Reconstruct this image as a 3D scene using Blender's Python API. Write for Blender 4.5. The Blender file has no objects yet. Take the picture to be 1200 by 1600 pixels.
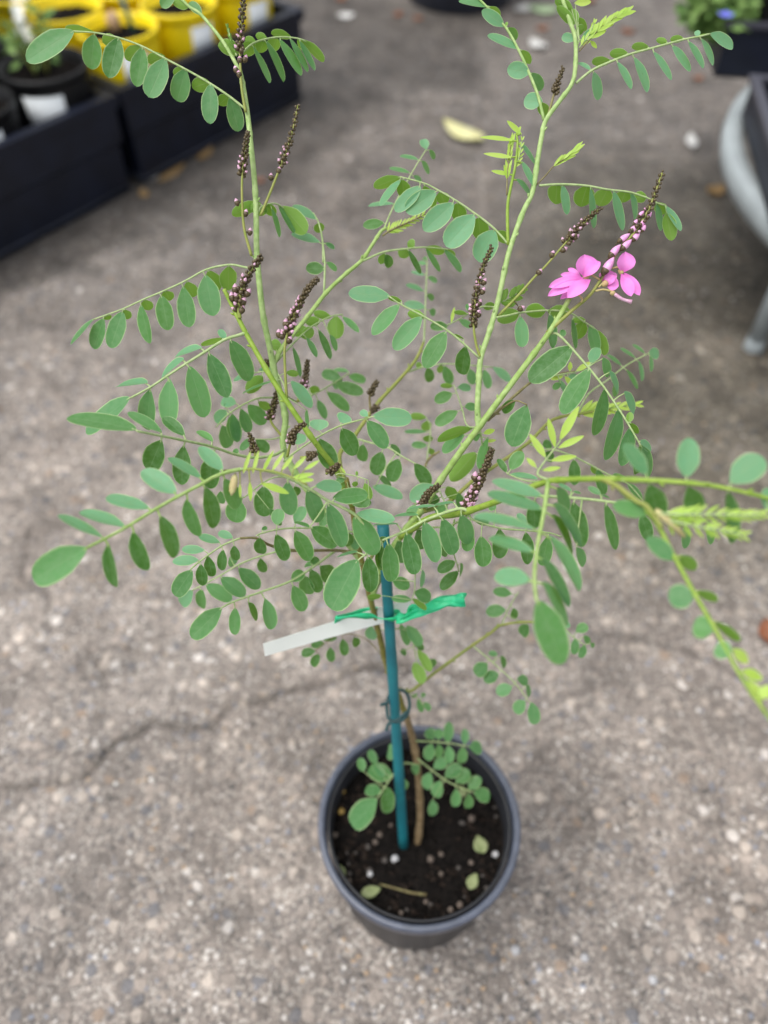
import bpy, bmesh, math, random
import numpy as np
from mathutils import Vector, Matrix

random.seed(7)
rng = np.random.default_rng(7)
scene = bpy.context.scene
COL = scene.collection

# ------------------------------------------------------------------ camera
FPX = 1250.0                      # focal length in photograph pixels (1200 x 1600)
TH = math.radians(51.0)           # pitch below the horizon
CAMH = 0.738
CP = Vector((0, 0, CAMH))
FW = Vector((0, math.cos(TH), -math.sin(TH)))
RT = Vector((1, 0, 0))
DN = Vector((0, -math.sin(TH), -math.cos(TH)))

cam = bpy.data.cameras.new('camera')
camo = bpy.data.objects.new('camera', cam)
COL.objects.link(camo)
camo.location = CP
camo.rotation_euler = (math.pi / 2 - TH, 0, 0)
cam.sensor_fit = 'VERTICAL'
cam.sensor_height = 36.0
cam.sensor_width = 27.0
cam.lens = FPX / 1600 * 36.0
cam.clip_start = 0.01
cam.clip_end = 500
cam.dof.use_dof = True
cam.dof.focus_distance = 0.395
cam.dof.aperture_fstop = 4.1
cam.dof.aperture_blades = 0
scene.camera = camo

# ------------------------------------------------------------------ world, sun, exposure
SUN_EL, SUN_AZ = 68.0, -105.0        # overcast: the brighter part of the sky is high on the left
w = bpy.data.worlds.new('World'); scene.world = w; w.use_nodes = True
nt = w.node_tree
bg = nt.nodes['Background']
sky = nt.nodes.new('ShaderNodeTexSky'); sky.sky_type = 'NISHITA'; sky.sun_disc = False
sky.sun_elevation = math.radians(SUN_EL); sky.sun_rotation = math.radians(SUN_AZ)
sky.air_density = 1.0; sky.dust_density = 3.0; sky.ozone_density = 1.0
hs = nt.nodes.new('ShaderNodeHueSaturation'); hs.inputs['Saturation'].default_value = 0.22
nt.links.new(sky.outputs['Color'], hs.inputs['Color'])
nt.links.new(hs.outputs['Color'], bg.inputs['Color'])
bg.inputs['Strength'].default_value = 0.15
sl = bpy.data.lights.new('sun', 'SUN'); sl.energy = 1.4; sl.angle = math.radians(45); sl.color = (1.0, 0.96, 0.9)
so = bpy.data.objects.new('sun', sl); COL.objects.link(so)
_e, _a = math.radians(SUN_EL), math.radians(SUN_AZ)
so.rotation_euler = Vector((math.sin(_a) * math.cos(_e), math.cos(_a) * math.cos(_e), math.sin(_e))).to_track_quat('Z', 'Y').to_euler()
so.location = (0, 0, 5)

scene.view_settings.view_transform = 'Standard'
scene.view_settings.look = 'None'
scene.view_settings.gamma = 1.0
scene.view_settings.exposure = 0.62
scene.view_settings.use_curve_mapping = False
scene.cycles.max_bounces = 8
scene.cycles.transparent_max_bounces = 8

# ------------------------------------------------------------------ pixel to place
def P(px, py, z):
    return CP + z * (FW + RT * ((px - 600) / FPX) + DN * ((py - 800) / FPX))
def GZ(py, h=0.0):
    yy = (py - 800) / FPX
    return (CAMH - h) / (math.sin(TH) + yy * math.cos(TH))
def G(px, py, h=0.0):
    return P(px, py, GZ(py, h))

REG = dict(P1=(0, 0, 4), P2=(300, 0, 4), P3=(600, 0, 4), P4=(900, 0, 4),
           Q1=(80, 380, 4), Q2=(360, 380, 4), Q3=(600, 380, 4), Q4=(840, 380, 4),
           S1=(40, 640, 4), S2=(300, 640, 4), S3=(560, 640, 4), S4=(740, 640, 4),
           S5=(900, 660, 3.4767), S6=(460, 940, 4), S7=(640, 900, 4),
           C=(800, 0, 3), FL=(840, 260, 5.4545), A=(0, 0, 1))
def cv(reg, x, y):
    r = REG[reg]
    return (r[0] + x / r[2], r[1] + y / r[2])

# ------------------------------------------------------------------ object helpers
def tag(o, label=None, cat=None, group=None, kind=None):
    if label: o['label'] = label
    if cat: o['category'] = cat
    if group: o['group'] = group
    if kind: o['kind'] = kind
    return o
def empty(name, loc=(0, 0, 0)):
    o = bpy.data.objects.new(name, None); COL.objects.link(o); o.location = loc
    o.empty_display_size = 0.02
    return o
def link(name, me, mats=None, parent=None):
    o = bpy.data.objects.new(name, me); COL.objects.link(o)
    if mats is not None and not me.materials:
        for m in (mats if isinstance(mats, (list, tuple)) else [mats]): me.materials.append(m)
    if parent is not None:
        o.parent = parent
        o.matrix_parent_inverse = Matrix.Translation(-world_loc(parent))
    return o
def world_loc(o):
    # only roots carry a translation; every part below a root sits at the identity
    return Vector(o.location) if o.parent is None else Vector((0, 0, 0))

class MB:
    """collects vertices and faces in world space, then becomes one mesh object"""
    def __init__(s): s.v = []; s.f = []; s.m = []; s.uv = []; s.col = []; s.hasuv = False
    def add(s, vs, fs, mat=0, uvs=None, col=(0.5, 0, 0, 1)):
        b = len(s.v); s.v += [tuple(x) for x in vs]
        s.f += [tuple(i + b for i in f) for f in fs]; s.m += [mat] * len(fs)
        s.uv += list(uvs) if uvs else [(0.5, 0.5)] * len(vs)
        s.col += [col] * len(vs)
        if uvs: s.hasuv = True
    def tube(s, pts, rad, n=8, mat=0, cap=True, col=(0.5, 0, 0, 1)):
        pts = [Vector(p) for p in pts]
        if not isinstance(rad, (list, tuple)): rad = [rad] * len(pts)
        vs, fs, prev = [], [], None
        for i, p in enumerate(pts):
            t = (pts[min(i + 1, len(pts) - 1)] - pts[max(i - 1, 0)])
            if t.length < 1e-9: t = Vector((0, 0, 1))
            t.normalize()
            if prev is None: a = t.orthogonal().normalized()
            else:
                a = prev - t * prev.dot(t)
                a = a.normalized() if a.length > 1e-6 else t.orthogonal().normalized()
            prev = a; b = t.cross(a)
            for k in range(n):
                q = 2 * math.pi * k / n
                vs.append(p + (a * math.cos(q) + b * math.sin(q)) * rad[i])
        for i in range(len(pts) - 1):
            for k in range(n):
                fs.append((i * n + k, i * n + (k + 1) % n, (i + 1) * n + (k + 1) % n, (i + 1) * n + k))
        if cap:
            fs.append(tuple(range(n))[::-1]); fs.append(tuple((len(pts) - 1) * n + k for k in range(n)))
        s.add(vs, fs, mat, col=col)
    def blob(s, c, ax, ru, n=6, m=5, mat=0, prof=None, col=(0.5, 0, 0, 1)):
        """ellipsoid-like body from c along vector ax with radius ru"""
        ax = Vector(ax); L = ax.length; t = ax.normalized(); a = t.orthogonal().normalized(); b = t.cross(a)
        vs, fs = [], []
        for i in range(m + 1):
            u = i / m
            r = (prof(u) if prof else math.sqrt(max(0, 1 - (2 * u - 1) ** 2))) * ru
            r = max(r, ru * 0.04)
            for k in range(n):
                q = 2 * math.pi * k / n
                vs.append(Vector(c) + t * (L * u) + (a * math.cos(q) + b * math.sin(q)) * r)
        for i in range(m):
            for k in range(n):
                fs.append((i * n + k, i * n + (k + 1) % n, (i + 1) * n + (k + 1) % n, (i + 1) * n + k))
        fs.append(tuple(range(n))[::-1]); fs.append(tuple(m * n + k for k in range(n)))
        s.add(vs, fs, mat, col=col)
    def lathe(s, c, prof, n=64, mat=0, sx=1, sy=1):
        c = Vector(c); vs, fs = [], []
        for (r, h) in prof:
            for k in range(n):
                q = 2 * math.pi * k / n
                vs.append(c + Vector((math.cos(q) * r * sx, math.sin(q) * r * sy, h)))
        for i in range(len(prof) - 1):
            for k in range(n):
                fs.append((i * n + k, i * n + (k + 1) % n, (i + 1) * n + (k + 1) % n, (i + 1) * n + k))
        s.add(vs, fs, mat)
    def box(s, o, ux, uy, uz, mat=0):
        o = Vector(o); ux = Vector(ux); uy = Vector(uy); uz = Vector(uz)
        vs = [o + ux * a + uy * b + uz * c for c in (0, 1) for b in (0, 1) for a in (0, 1)]
        fs = [(0, 2, 3, 1), (4, 5, 7, 6), (0, 1, 5, 4), (2, 6, 7, 3), (0, 4, 6, 2), (1, 3, 7, 5)]
        s.add(vs, fs, mat)
    def build(s, name, mats, parent=None, smooth=True):
        me = bpy.data.meshes.new(name)
        me.from_pydata(s.v, [], s.f); 
        for m in (mats if isinstance(mats, (list, tuple)) else [mats]): me.materials.append(m)
        me.polygons.foreach_set('material_index', s.m)
        me.polygons.foreach_set('use_smooth', [smooth] * len(s.f))
        if s.hasuv:
            ul = me.uv_layers.new(name='UVMap')
            li = np.empty(len(me.loops), dtype=np.int32); me.loops.foreach_get('vertex_index', li)
            ul.data.foreach_set('uv', np.array(s.uv, dtype=np.float32)[li].ravel())
            ca = me.color_attributes.new('var', 'FLOAT_COLOR', 'POINT')
            ca.data.foreach_set('color', np.array(s.col, dtype=np.float32).ravel())
        me.update()
        return link(name, me, None, parent)

def smooth_path(pts, sub=5):
    """Catmull-Rom through tuples of any length"""
    if len(pts) < 3: 
        a, b = np.array(pts[0], float), np.array(pts[-1], float)
        return [tuple((a + (b - a) * i / sub).tolist()) for i in range(sub + 1)]
    p = [np.array(q, float) for q in pts]
    p = [2 * p[0] - p[1]] + p + [2 * p[-1] - p[-2]]
    out = []
    for i in range(1, len(p) - 2):
        for k in range(sub):
            t = k / sub
            out.append(0.5 * ((2 * p[i]) + (-p[i - 1] + p[i + 1]) * t + (2 * p[i - 1] - 5 * p[i] + 4 * p[i + 1] - p[i + 2]) * t * t
                              + (-p[i - 1] + 3 * p[i] - 3 * p[i + 1] + p[i + 2]) * t ** 3))
    out.append(p[-2])
    return [tuple(np.asarray(q).tolist()) for q in out]

# ------------------------------------------------------------------ materials
def newmat(name):
    m = bpy.data.materials.new(name); m.use_nodes = True
    n = m.node_tree.nodes; l = m.node_tree.links
    return m, n, l, n['Principled BSDF']
def pmat(name, col, rough=0.6, spec=0.4, noise=0.0, nscale=80, bump=0.0, col2=None, metal=0.0):
    m, n, l, b = newmat(name)
    b.inputs['Base Color'].default_value = (*col, 1); b.inputs['Roughness'].default_value = rough
    b.inputs['Specular IOR Level'].default_value = spec; b.inputs['Metallic'].default_value = metal
    if noise or bump or col2:
        tc = n.new('ShaderNodeTexCoord')
        nz = n.new('ShaderNodeTexNoise'); nz.inputs['Scale'].default_value = nscale; nz.inputs['Detail'].default_value = 5
        l.new(tc.outputs['Object'], nz.inputs['Vector'])
        mx = n.new('ShaderNodeMix'); mx.data_type = 'RGBA'
        c2 = col2 or tuple(c * (1 - noise) for c in col)
        c1 = col if col2 else tuple(min(1, c * (1 + noise)) for c in col)
        mx.inputs['A'].default_value = (*c1, 1); mx.inputs['B'].default_value = (*c2, 1)
        rp = n.new('ShaderNodeMapRange'); rp.inputs['From Min'].default_value = 0.35; rp.inputs['From Max'].default_value = 0.65
        l.new(nz.outputs['Fac'], rp.inputs['Value']); l.new(rp.outputs['Result'], mx.inputs['Factor'])
        l.new(mx.outputs['Result'], b.inputs['Base Color'])
        if bump:
            bp = n.new('ShaderNodeBump'); bp.inputs['Strength'].default_value = bump; bp.inputs['Distance'].default_value = 0.002
            l.new(nz.outputs['Fac'], bp.inputs['Height']); l.new(bp.outputs['Normal'], b.inputs['Normal'])
    return m

def math_node(n, l, op, a, b=None, clamp=False):
    x = n.new('ShaderNodeMath'); x.operation = op; x.use_clamp = clamp
    for i, v in enumerate((a, b)):
        if v is None: continue
        if isinstance(v, (int, float)): x.inputs[i].default_value = v
        else: l.new(v, x.inputs[i])
    return x.outputs[0]
def mixc(n, l, fac, a, b):
    x = n.new('ShaderNodeMix'); x.data_type = 'RGBA'
    for key, v in (('Factor', fac), ('A', a), ('B', b)):
        if isinstance(v, (int, float)): x.inputs[key].default_value = v
        elif isinstance(v, tuple): x.inputs[key].default_value = (*v, 1)
        else: l.new(v, x.inputs[key])
    return x.outputs['Result']
def maprange(n, l, v, a, b, c=0.0, d=1.0, smooth=True):
    x = n.new('ShaderNodeMapRange'); x.interpolation_type = 'SMOOTHSTEP' if smooth else 'LINEAR'
    l.new(v, x.inputs['Value'])
    for k, q in zip(('From Min', 'From Max', 'To Min', 'To Max'), (a, b, c, d)): x.inputs[k].default_value = q
    return x.outputs['Result']

def leaf_material():
    m, n, l, b = newmat('leaf_blade')
    uv = n.new('ShaderNodeUVMap'); uv.uv_map = 'UVMap'
    sp = n.new('ShaderNodeSeparateXYZ'); l.new(uv.outputs['UV'], sp.inputs[0])
    at = n.new('ShaderNodeAttribute'); at.attribute_name = 'var'
    sc = n.new('ShaderNodeSeparateColor'); l.new(at.outputs['Color'], sc.inputs[0])
    var, young, blue = sc.outputs[0], sc.outputs[1], sc.outputs[2]
    across = math_node(n, l, 'ABSOLUTE', math_node(n, l, 'SUBTRACT', math_node(n, l, 'MULTIPLY', sp.outputs[0], 2.0), 1.0))
    margin = maprange(n, l, across, 0.87, 0.98)
    rib = maprange(n, l, across, 0.0, 0.07, 1.0, 0.0)
    tc = n.new('ShaderNodeTexCoord')
    nz = n.new('ShaderNodeTexNoise'); nz.inputs['Scale'].default_value = 350; nz.inputs['Detail'].default_value = 4
    l.new(tc.outputs['Object'], nz.inputs['Vector'])
    mott = maprange(n, l, nz.outputs['Fac'], 0.3, 0.7)
    # side veins running out and forward from the midrib
    vn = math_node(n, l, 'SINE', math_node(n, l, 'MULTIPLY', math_node(n, l, 'SUBTRACT', sp.outputs[1], math_node(n, l, 'MULTIPLY', across, 0.16)), 46.0))
    vein = maprange(n, l, vn, 0.75, 1.0, 0.0, 0.10)
    nf = n.new('ShaderNodeTexNoise'); nf.inputs['Scale'].default_value = 900; nf.inputs['Detail'].default_value = 2
    l.new(tc.outputs['Object'], nf.inputs['Vector'])
    spot = maprange(n, l, nf.outputs['Fac'], 0.72, 0.76)
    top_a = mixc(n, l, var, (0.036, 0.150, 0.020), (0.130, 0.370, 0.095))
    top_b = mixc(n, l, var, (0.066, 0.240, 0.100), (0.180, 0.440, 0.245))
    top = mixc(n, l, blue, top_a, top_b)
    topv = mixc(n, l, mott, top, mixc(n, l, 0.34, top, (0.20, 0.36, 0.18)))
    top3 = mixc(n, l, math_node(n, l, 'MULTIPLY', rib, 0.28), mixc(n, l, vein, topv, (0.24, 0.38, 0.20)), (0.30, 0.46, 0.24))
    top4 = mixc(n, l, math_node(n, l, 'MULTIPLY', spot, 0.5), top3, (0.10, 0.07, 0.03))
    und = mixc(n, l, var, (0.16, 0.33, 0.045), (0.24, 0.44, 0.09))
    und2 = mixc(n, l, math_node(n, l, 'MULTIPLY', rib, 0.5), mixc(n, l, vein, und, (0.30, 0.44, 0.16)), (0.34, 0.46, 0.20))
    geo = n.new('ShaderNodeNewGeometry')
    two = mixc(n, l, geo.outputs['Backfacing'], top4, und2)
    yng = mixc(n, l, rib, mixc(n, l, var, (0.36, 0.58, 0.07), (0.52, 0.70, 0.17)), (0.5, 0.62, 0.2))
    allc = mixc(n, l, young, two, yng)
    fin = mixc(n, l, math_node(n, l, 'MULTIPLY', margin, 0.7), allc, (0.54, 0.70, 0.36))
    l.new(fin, b.inputs['Base Color'])
    b.inputs['Roughness'].default_value = 0.48; b.inputs['Specular IOR Level'].default_value = 0.42
    bp = n.new('ShaderNodeBump'); bp.inputs['Strength'].default_value = 0.25; bp.inputs['Distance'].default_value = 0.0004
    hgt = math_node(n, l, 'ADD', mott, math_node(n, l, 'MULTIPLY', rib, -1.2))
    l.new(hgt, bp.inputs['Height']); l.new(bp.outputs['Normal'], b.inputs['Normal'])
    tr = n.new('ShaderNodeBsdfTranslucent')
    l.new(mixc(n, l, young, mixc(n, l, 0.55, fin, (0.30, 0.52, 0.02)), (0.62, 0.80, 0.06)), tr.inputs['Color'])
    ms = n.new('ShaderNodeMixShader'); ms.inputs['Fac'].default_value = 0.42
    l.new(b.outputs[0], ms.inputs[1]); l.new(tr.outputs[0], ms.inputs[2])
    l.new(ms.outputs[0], n['Material Output'].inputs['Surface'])
    return m

def petal_material(name, ca, cb):
    m, n, l, b = newmat(name)
    uv = n.new('ShaderNodeUVMap'); uv.uv_map = 'UVMap'
    sp = n.new('ShaderNodeSeparateXYZ'); l.new(uv.outputs['UV'], sp.inputs[0])
    tc = n.new('ShaderNodeTexCoord')
    nz = n.new('ShaderNodeTexNoise'); nz.inputs['Scale'].default_value = 500; l.new(tc.outputs['Object'], nz.inputs['Vector'])
    f = maprange(n, l, sp.outputs[1], 0.0, 0.55)
    c = mixc(n, l, math_node(n, l, 'MULTIPLY', nz.outputs['Fac'], 0.4), mixc(n, l, f, ca, cb), (0.92, 0.40, 0.82))
    l.new(c, b.inputs['Base Color']); b.inputs['Roughness'].default_value = 0.55
    tr = n.new('ShaderNodeBsdfTranslucent'); l.new(c, tr.inputs['Color'])
    ms = n.new('ShaderNodeMixShader'); ms.inputs['Fac'].default_value = 0.3
    l.new(b.outputs[0], ms.inputs[1]); l.new(tr.outputs[0], ms.inputs[2])
    l.new(ms.outputs[0], n['Material Output'].inputs['Surface'])
    return m

def ground_material():
    m, n, l, b = newmat('weathered_concrete')
    tc = n.new('ShaderNodeTexCoord')
    at = n.new('ShaderNodeAttribute'); at.attribute_name = 'tone'
    def vor(scale, feat='F1', rnd=1.0):
        v = n.new('ShaderNodeTexVoronoi'); v.inputs['Scale'].default_value = scale; v.feature = feat
        v.inputs['Randomness'].default_value = rnd
        l.new(wv, v.inputs['Vector']); return v
    wn = n.new('ShaderNodeTexNoise'); wn.inputs['Scale'].default_value = 120; wn.inputs['Detail'].default_value = 3
    l.new(tc.outputs['Object'], wn.inputs['Vector'])
    ad = n.new('ShaderNodeVectorMath'); ad.operation = 'MULTIPLY_ADD'
    l.new(wn.outputs['Color'], ad.inputs[0]); ad.inputs[1].default_value = (0.006, 0.006, 0.006); l.new(tc.outputs['Object'], ad.inputs[2])
    wv = ad.outputs[0]
    v1 = vor(95); v2 = vor(240); v3 = vor(520)
    def cellcol(v, stops):
        s = n.new('ShaderNodeSeparateColor'); l.new(v.outputs['Color'], s.inputs[0])
        r = n.new('ShaderNodeValToRGB'); r.color_ramp.interpolation = 'CONSTANT'
        e = r.color_ramp.elements
        e[0].position = 0; e[0].color = (*stops[0][1], 1); e[1].position = stops[1][0]; e[1].color = (*stops[1][1], 1)
        for p, c in stops[2:]:
            q = e.new(p); q.color = (*c, 1)
        l.new(s.outputs[0], r.inputs['Fac'])
        return r.outputs['Color'], s.outputs[1]
    stops = [(0, (0.205, 0.182, 0.158)), (0.30, (0.275, 0.24, 0.205)), (0.55, (0.37, 0.32, 0.27)), (0.72, (0.16, 0.16, 0.165)),
             (0.82, (0.50, 0.44, 0.37)), (0.93, (0.30, 0.23, 0.17)), (0.965, (0.66, 0.62, 0.56))]
    c1, r1 = cellcol(v1, stops)
    stops2 = [(0, (0.21, 0.185, 0.16)), (0.35, (0.30, 0.262, 0.225)), (0.62, (0.14, 0.13, 0.12)), (0.75, (0.42, 0.375, 0.32)), (0.90, (0.58, 0.55, 0.50)), (0.96, (0.24, 0.26, 0.30))]
    c2, r2 = cellcol(v2, stops2)
    c3, r3 = cellcol(v3, [(0, (0.165, 0.146, 0.128)), (0.4, (0.26, 0.228, 0.195)), (0.8, (0.42, 0.39, 0.34))])
    f1 = maprange(n, l, v1.outputs['Distance'], 0.42, 0.62, 1.0, 0.0)
    f2 = maprange(n, l, v2.outputs['Distance'], 0.40, 0.65, 1.0, 0.0)
    sel1 = math_node(n, l, 'MULTIPLY', math_node(n, l, 'GREATER_THAN', r1, 0.62), f1)
    sel2 = math_node(n, l, 'MULTIPLY', math_node(n, l, 'GREATER_THAN', r2, 0.30), f2)
    base = mixc(n, l, math_node(n, l, 'MULTIPLY', sel2, 0.95), c3, c2)
    base = mixc(n, l, math_node(n, l, 'MULTIPLY', sel1, 0.85), base, c1)
    big = n.new('ShaderNodeTexNoise'); big.inputs['Scale'].default_value = 14; big.inputs['Detail'].default_value = 8; big.inputs['Roughness'].default_value = 0.65
    l.new(tc.outputs['Object'], big.inputs['Vector'])
    bf = maprange(n, l, big.outputs['Fac'], 0.3, 0.7, 0.70, 1.30)
    mul = n.new('ShaderNodeMix'); mul.data_type = 'RGBA'; mul.blend_type = 'MULTIPLY'; mul.inputs['Factor'].default_value = 1.0
    l.new(base, mul.inputs['A'])
    cb = n.new('ShaderNodeCombineColor'); 
    for k in range(3): l.new(bf, cb.inputs[k])
    l.new(cb.outputs[0], mul.inputs['B'])
    mu2 = n.new('ShaderNodeMix'); mu2.data_type = 'RGBA'; mu2.blend_type = 'MULTIPLY'; mu2.inputs['Factor'].default_value = 1.0
    l.new(mul.outputs['Result'], mu2.inputs['A']); l.new(at.outputs['Color'], mu2.inputs['B'])
    l.new(mu2.outputs['Result'], b.inputs['Base Color'])
    b.inputs['Roughness'].default_value = 0.8; b.inputs['Specular IOR Level'].default_value = 0.35
    h = math_node(n, l, 'ADD', math_node(n, l, 'MULTIPLY', sel1, 1.0), math_node(n, l, 'ADD', math_node(n, l, 'MULTIPLY', sel2, 0.6), math_node(n, l, 'MULTIPLY', wn.outputs['Fac'], 0.6)))
    bp = n.new('ShaderNodeBump'); bp.inputs['Strength'].default_value = 0.9; bp.inputs['Distance'].default_value = 0.0016
    l.new(h, bp.inputs['Height']); l.new(bp.outputs['Normal'], b.inputs['Normal'])
    return m

M_leaf = leaf_material()
M_petal = petal_material('petal_pink', (0.62, 0.08, 0.44), (0.90, 0.27, 0.75))
M_stem = pmat('stem_green', (0.23, 0.35, 0.085), 0.55, 0.3, col2=(0.33, 0.45, 0.16), nscale=260, bump=.35)
M_stem_pale = pmat('stem_pale', (0.25, 0.38, 0.12), 0.55, 0.3, col2=(0.37, 0.49, 0.20), nscale=300, bump=.35)
M_stem_olive = pmat('stem_olive', (0.20, 0.25, 0.045), 0.5, 0.4, col2=(0.27, 0.28, 0.07), nscale=160)
M_stem_lime = pmat('stem_lime', (0.18, 0.30, 0.028), 0.5, 0.35, col2=(0.27, 0.38, 0.06), nscale=220, bump=.3)
M_bark = pmat('bark', (0.17, 0.115, 0.055), 0.75, 0.3, col2=(0.25, 0.18, 0.10), nscale=220, bump=0.5)
M_twig = pmat('twig_brown', (0.14, 0.11, 0.05), 0.7, 0.3, col2=(0.24, 0.22, 0.10), nscale=240)
M_rachis = pmat('rachis', (0.27, 0.38, 0.15), 0.55, 0.3, col2=(0.38, 0.47, 0.23), nscale=400, bump=.2)
M_budbrown = pmat('bud_calyx', (0.040, 0.027, 0.012), 0.42, 0.5, col2=(0.115, 0.085, 0.036), nscale=900)
M_budpink = pmat('bud_pink', (0.52, 0.27, 0.40), 0.5, 0.4, col2=(0.62, 0.40, 0.52), nscale=700)
M_budmag = pmat('bud_magenta', (0.66, 0.26, 0.54), 0.5, 0.4, col2=(0.74, 0.42, 0.64), nscale=500)
M_ped = pmat('pedicel', (0.45, 0.30, 0.16), 0.6, 0.3, col2=(0.40, 0.38, 0.15), nscale=300)

# ------------------------------------------------------------------ ground
def vnoise(x, y, cell, seed):
    r = np.random.default_rng(seed); N = 512; tab = r.random((N, N))
    gx = x / cell; gy = y / cell
    ix = np.floor(gx).astype(int); iy = np.floor(gy).astype(int); fx = gx - ix; fy = gy - iy
    fx = fx * fx * (3 - 2 * fx); fy = fy * fy * (3 - 2 * fy)
    a = tab[ix % N, iy % N]; b = tab[(ix + 1) % N, iy % N]; c = tab[ix % N, (iy + 1) % N]; d = tab[(ix + 1) % N, (iy + 1) % N]
    return (a * (1 - fx) + b * fx) * (1 - fy) + (c * (1 - fx) + d * fx) * fy
def fbm(x, y, cell, seed, oct=4):
    s = 0; a = 1; t = 0
    for k in range(oct):
        s = s + a * vnoise(x, y, cell / 2 ** k, seed + k); t += a; a *= 0.55
    return s / t
def seg_dist(x, y, pts):
    d = np.full(x.shape, 1e9)
    for (ax, ay), (bx, by) in zip(pts[:-1], pts[1:]):
        dx, dy = bx - ax, by - ay; L = dx * dx + dy * dy + 1e-12
        t = np.clip(((x - ax) * dx + (y - ay) * dy) / L, 0, 1)
        d = np.minimum(d, np.hypot(x - ax - t * dx, y - ay - t * dy))
    return d
def gpts(lst): return [(G(a, b).x, G(a, b).y) for a, b in lst]
def in_poly(x, y, pts):
    ins = np.zeros(x.shape, bool); n = len(pts); j = n - 1
    for i in range(n):
        (xi, yi), (xj, yj) = pts[i], pts[j]
        c = ((yi > y) != (yj > y)) & (x < (xj - xi) * (y - yi) / (yj - yi + 1e-12) + xi)
        ins ^= c; j = i
    return ins

def axis(lo, hi, step, far, grow=1.18):
    a = list(np.arange(lo, hi + step / 2, step)); d = step
    while a[-1] < far: d *= grow; a.append(a[-1] + d)
    d = step; b = [a[0]]
    while b[-1] > -far: d *= grow; b.append(b[-1] - d)
    return np.array(b[:0:-1] + a)
def build_ground():
    xs = axis(-0.62, 0.62, 0.004, 60); ys = axis(0.02, 1.10, 0.004, 60)
    X, Y = np.meshgrid(xs, ys, indexing='ij')
    wx = X + (fbm(X, Y, 0.05, 31, 3) - 0.5) * 0.03; wy = Y + (fbm(X, Y, 0.05, 41, 3) - 0.5) * 0.03
    near = (np.abs(X) < 3) & (np.abs(Y) < 5)
    crack_a = gpts([(-260, 1260), (-60, 1230), (130, 1218), (190, 1165), (240, 1140), (330, 1142), (375, 1108), (430, 1090), (560, 1050), (640, 1040), (720, 1055)])
    crack_b = gpts([(860, 985), (940, 998), (1010, 1002), (1090, 1030), (1180, 1065), (1320, 1120)])
    crack_c = gpts([(60, 820), (40, 890), (65, 930), (80, 990)])
    crack_d = gpts([(130, 1010), (165, 1065), (160, 1125)])
    Z = (fbm(X, Y, 0.10, 3) - 0.5) * 0.005 + (fbm(X, Y, 0.013, 13, 3) - 0.5) * 0.0022
    dirt = np.zeros_like(X)
    for pts, wd, dp in ((crack_a, 0.0046, 0.006), (crack_b, 0.0030, 0.002), (crack_c, 0.003, 0.0025), (crack_d, 0.003, 0.003)):
        d = seg_dist(wx, wy, pts)
        wloc = wd * (0.35 + 1.3 * fbm(X, Y, 0.05, 71, 2))
        g = np.exp(-(d / wloc) ** 2)
        Z -= dp * g; dirt = np.maximum(dirt, g)
    Z[~near] = 0
    # tone of the concrete: old stains, moss, and patched bitumen with crate-front shade painted in
    tone = np.ones(X.shape + (4,))
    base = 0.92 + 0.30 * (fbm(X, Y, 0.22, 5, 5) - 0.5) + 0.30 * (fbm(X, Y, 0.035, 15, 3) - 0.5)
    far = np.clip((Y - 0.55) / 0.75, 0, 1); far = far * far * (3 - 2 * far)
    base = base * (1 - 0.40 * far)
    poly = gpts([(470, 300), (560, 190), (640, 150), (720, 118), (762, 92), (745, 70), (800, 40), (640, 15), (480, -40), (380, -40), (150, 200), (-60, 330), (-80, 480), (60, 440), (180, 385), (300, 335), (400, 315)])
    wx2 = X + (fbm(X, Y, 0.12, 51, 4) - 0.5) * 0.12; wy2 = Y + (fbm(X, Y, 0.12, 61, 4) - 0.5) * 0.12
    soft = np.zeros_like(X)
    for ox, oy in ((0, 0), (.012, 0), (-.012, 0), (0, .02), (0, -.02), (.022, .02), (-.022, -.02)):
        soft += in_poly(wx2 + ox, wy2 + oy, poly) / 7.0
    base *= 1 - 0.42 * soft  # bitumen patch; its strip along the crate fronts paints in their soft shade
    moss = np.clip((X - 0.13) / 0.20, 0, 1) * np.clip((Y - 0.42) / 0.2, 0, 1) * np.clip(1.7 - np.abs(Y - 0.88) / 0.38, 0, 1)
    moss *= 0.80 + 0.9 * (fbm(X, Y, 0.09, 81, 4) - 0.3)
    moss = np.clip(moss, 0, 1)
    sc_ = G(503, 1215); blot = np.exp(-(((X - sc_.x) / .014) ** 2 + ((Y - sc_.y) / .03) ** 2) ** 1.5) * (0.6 + 0.8 * (fbm(X, Y, 0.01, 23, 2) - .4))
    base = base * (1 - 0.55 * np.clip(blot, 0, 1))
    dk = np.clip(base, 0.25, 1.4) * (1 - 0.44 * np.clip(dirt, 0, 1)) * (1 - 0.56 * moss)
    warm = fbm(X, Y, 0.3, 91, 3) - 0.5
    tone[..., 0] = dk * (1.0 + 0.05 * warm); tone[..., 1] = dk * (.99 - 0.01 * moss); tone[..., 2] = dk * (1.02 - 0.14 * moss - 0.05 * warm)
    nx, ny = X.shape
    co = np.stack([X, Y, Z], -1).reshape(-1, 3)
    idx = np.arange(nx * ny).reshape(nx, ny)
    q = np.stack([idx[:-1, :-1], idx[1:, :-1], idx[1:, 1:], idx[:-1, 1:]], -1).reshape(-1, 4)
    me = bpy.data.meshes.new('ground')
    me.vertices.add(len(co)); me.vertices.foreach_set('co', co.astype(np.float32).ravel())
    me.loops.add(q.size); me.loops.foreach_set('vertex_index', q.astype(np.int32).ravel())
    me.polygons.add(len(q)); me.polygons.foreach_set('loop_start', np.arange(0, q.size, 4, dtype=np.int32))
    me.polygons.foreach_set('use_smooth', np.ones(len(q), bool))
    me.update(calc_edges=True)
    ca = me.color_attributes.new('tone', 'FLOAT_COLOR', 'POINT')
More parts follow.
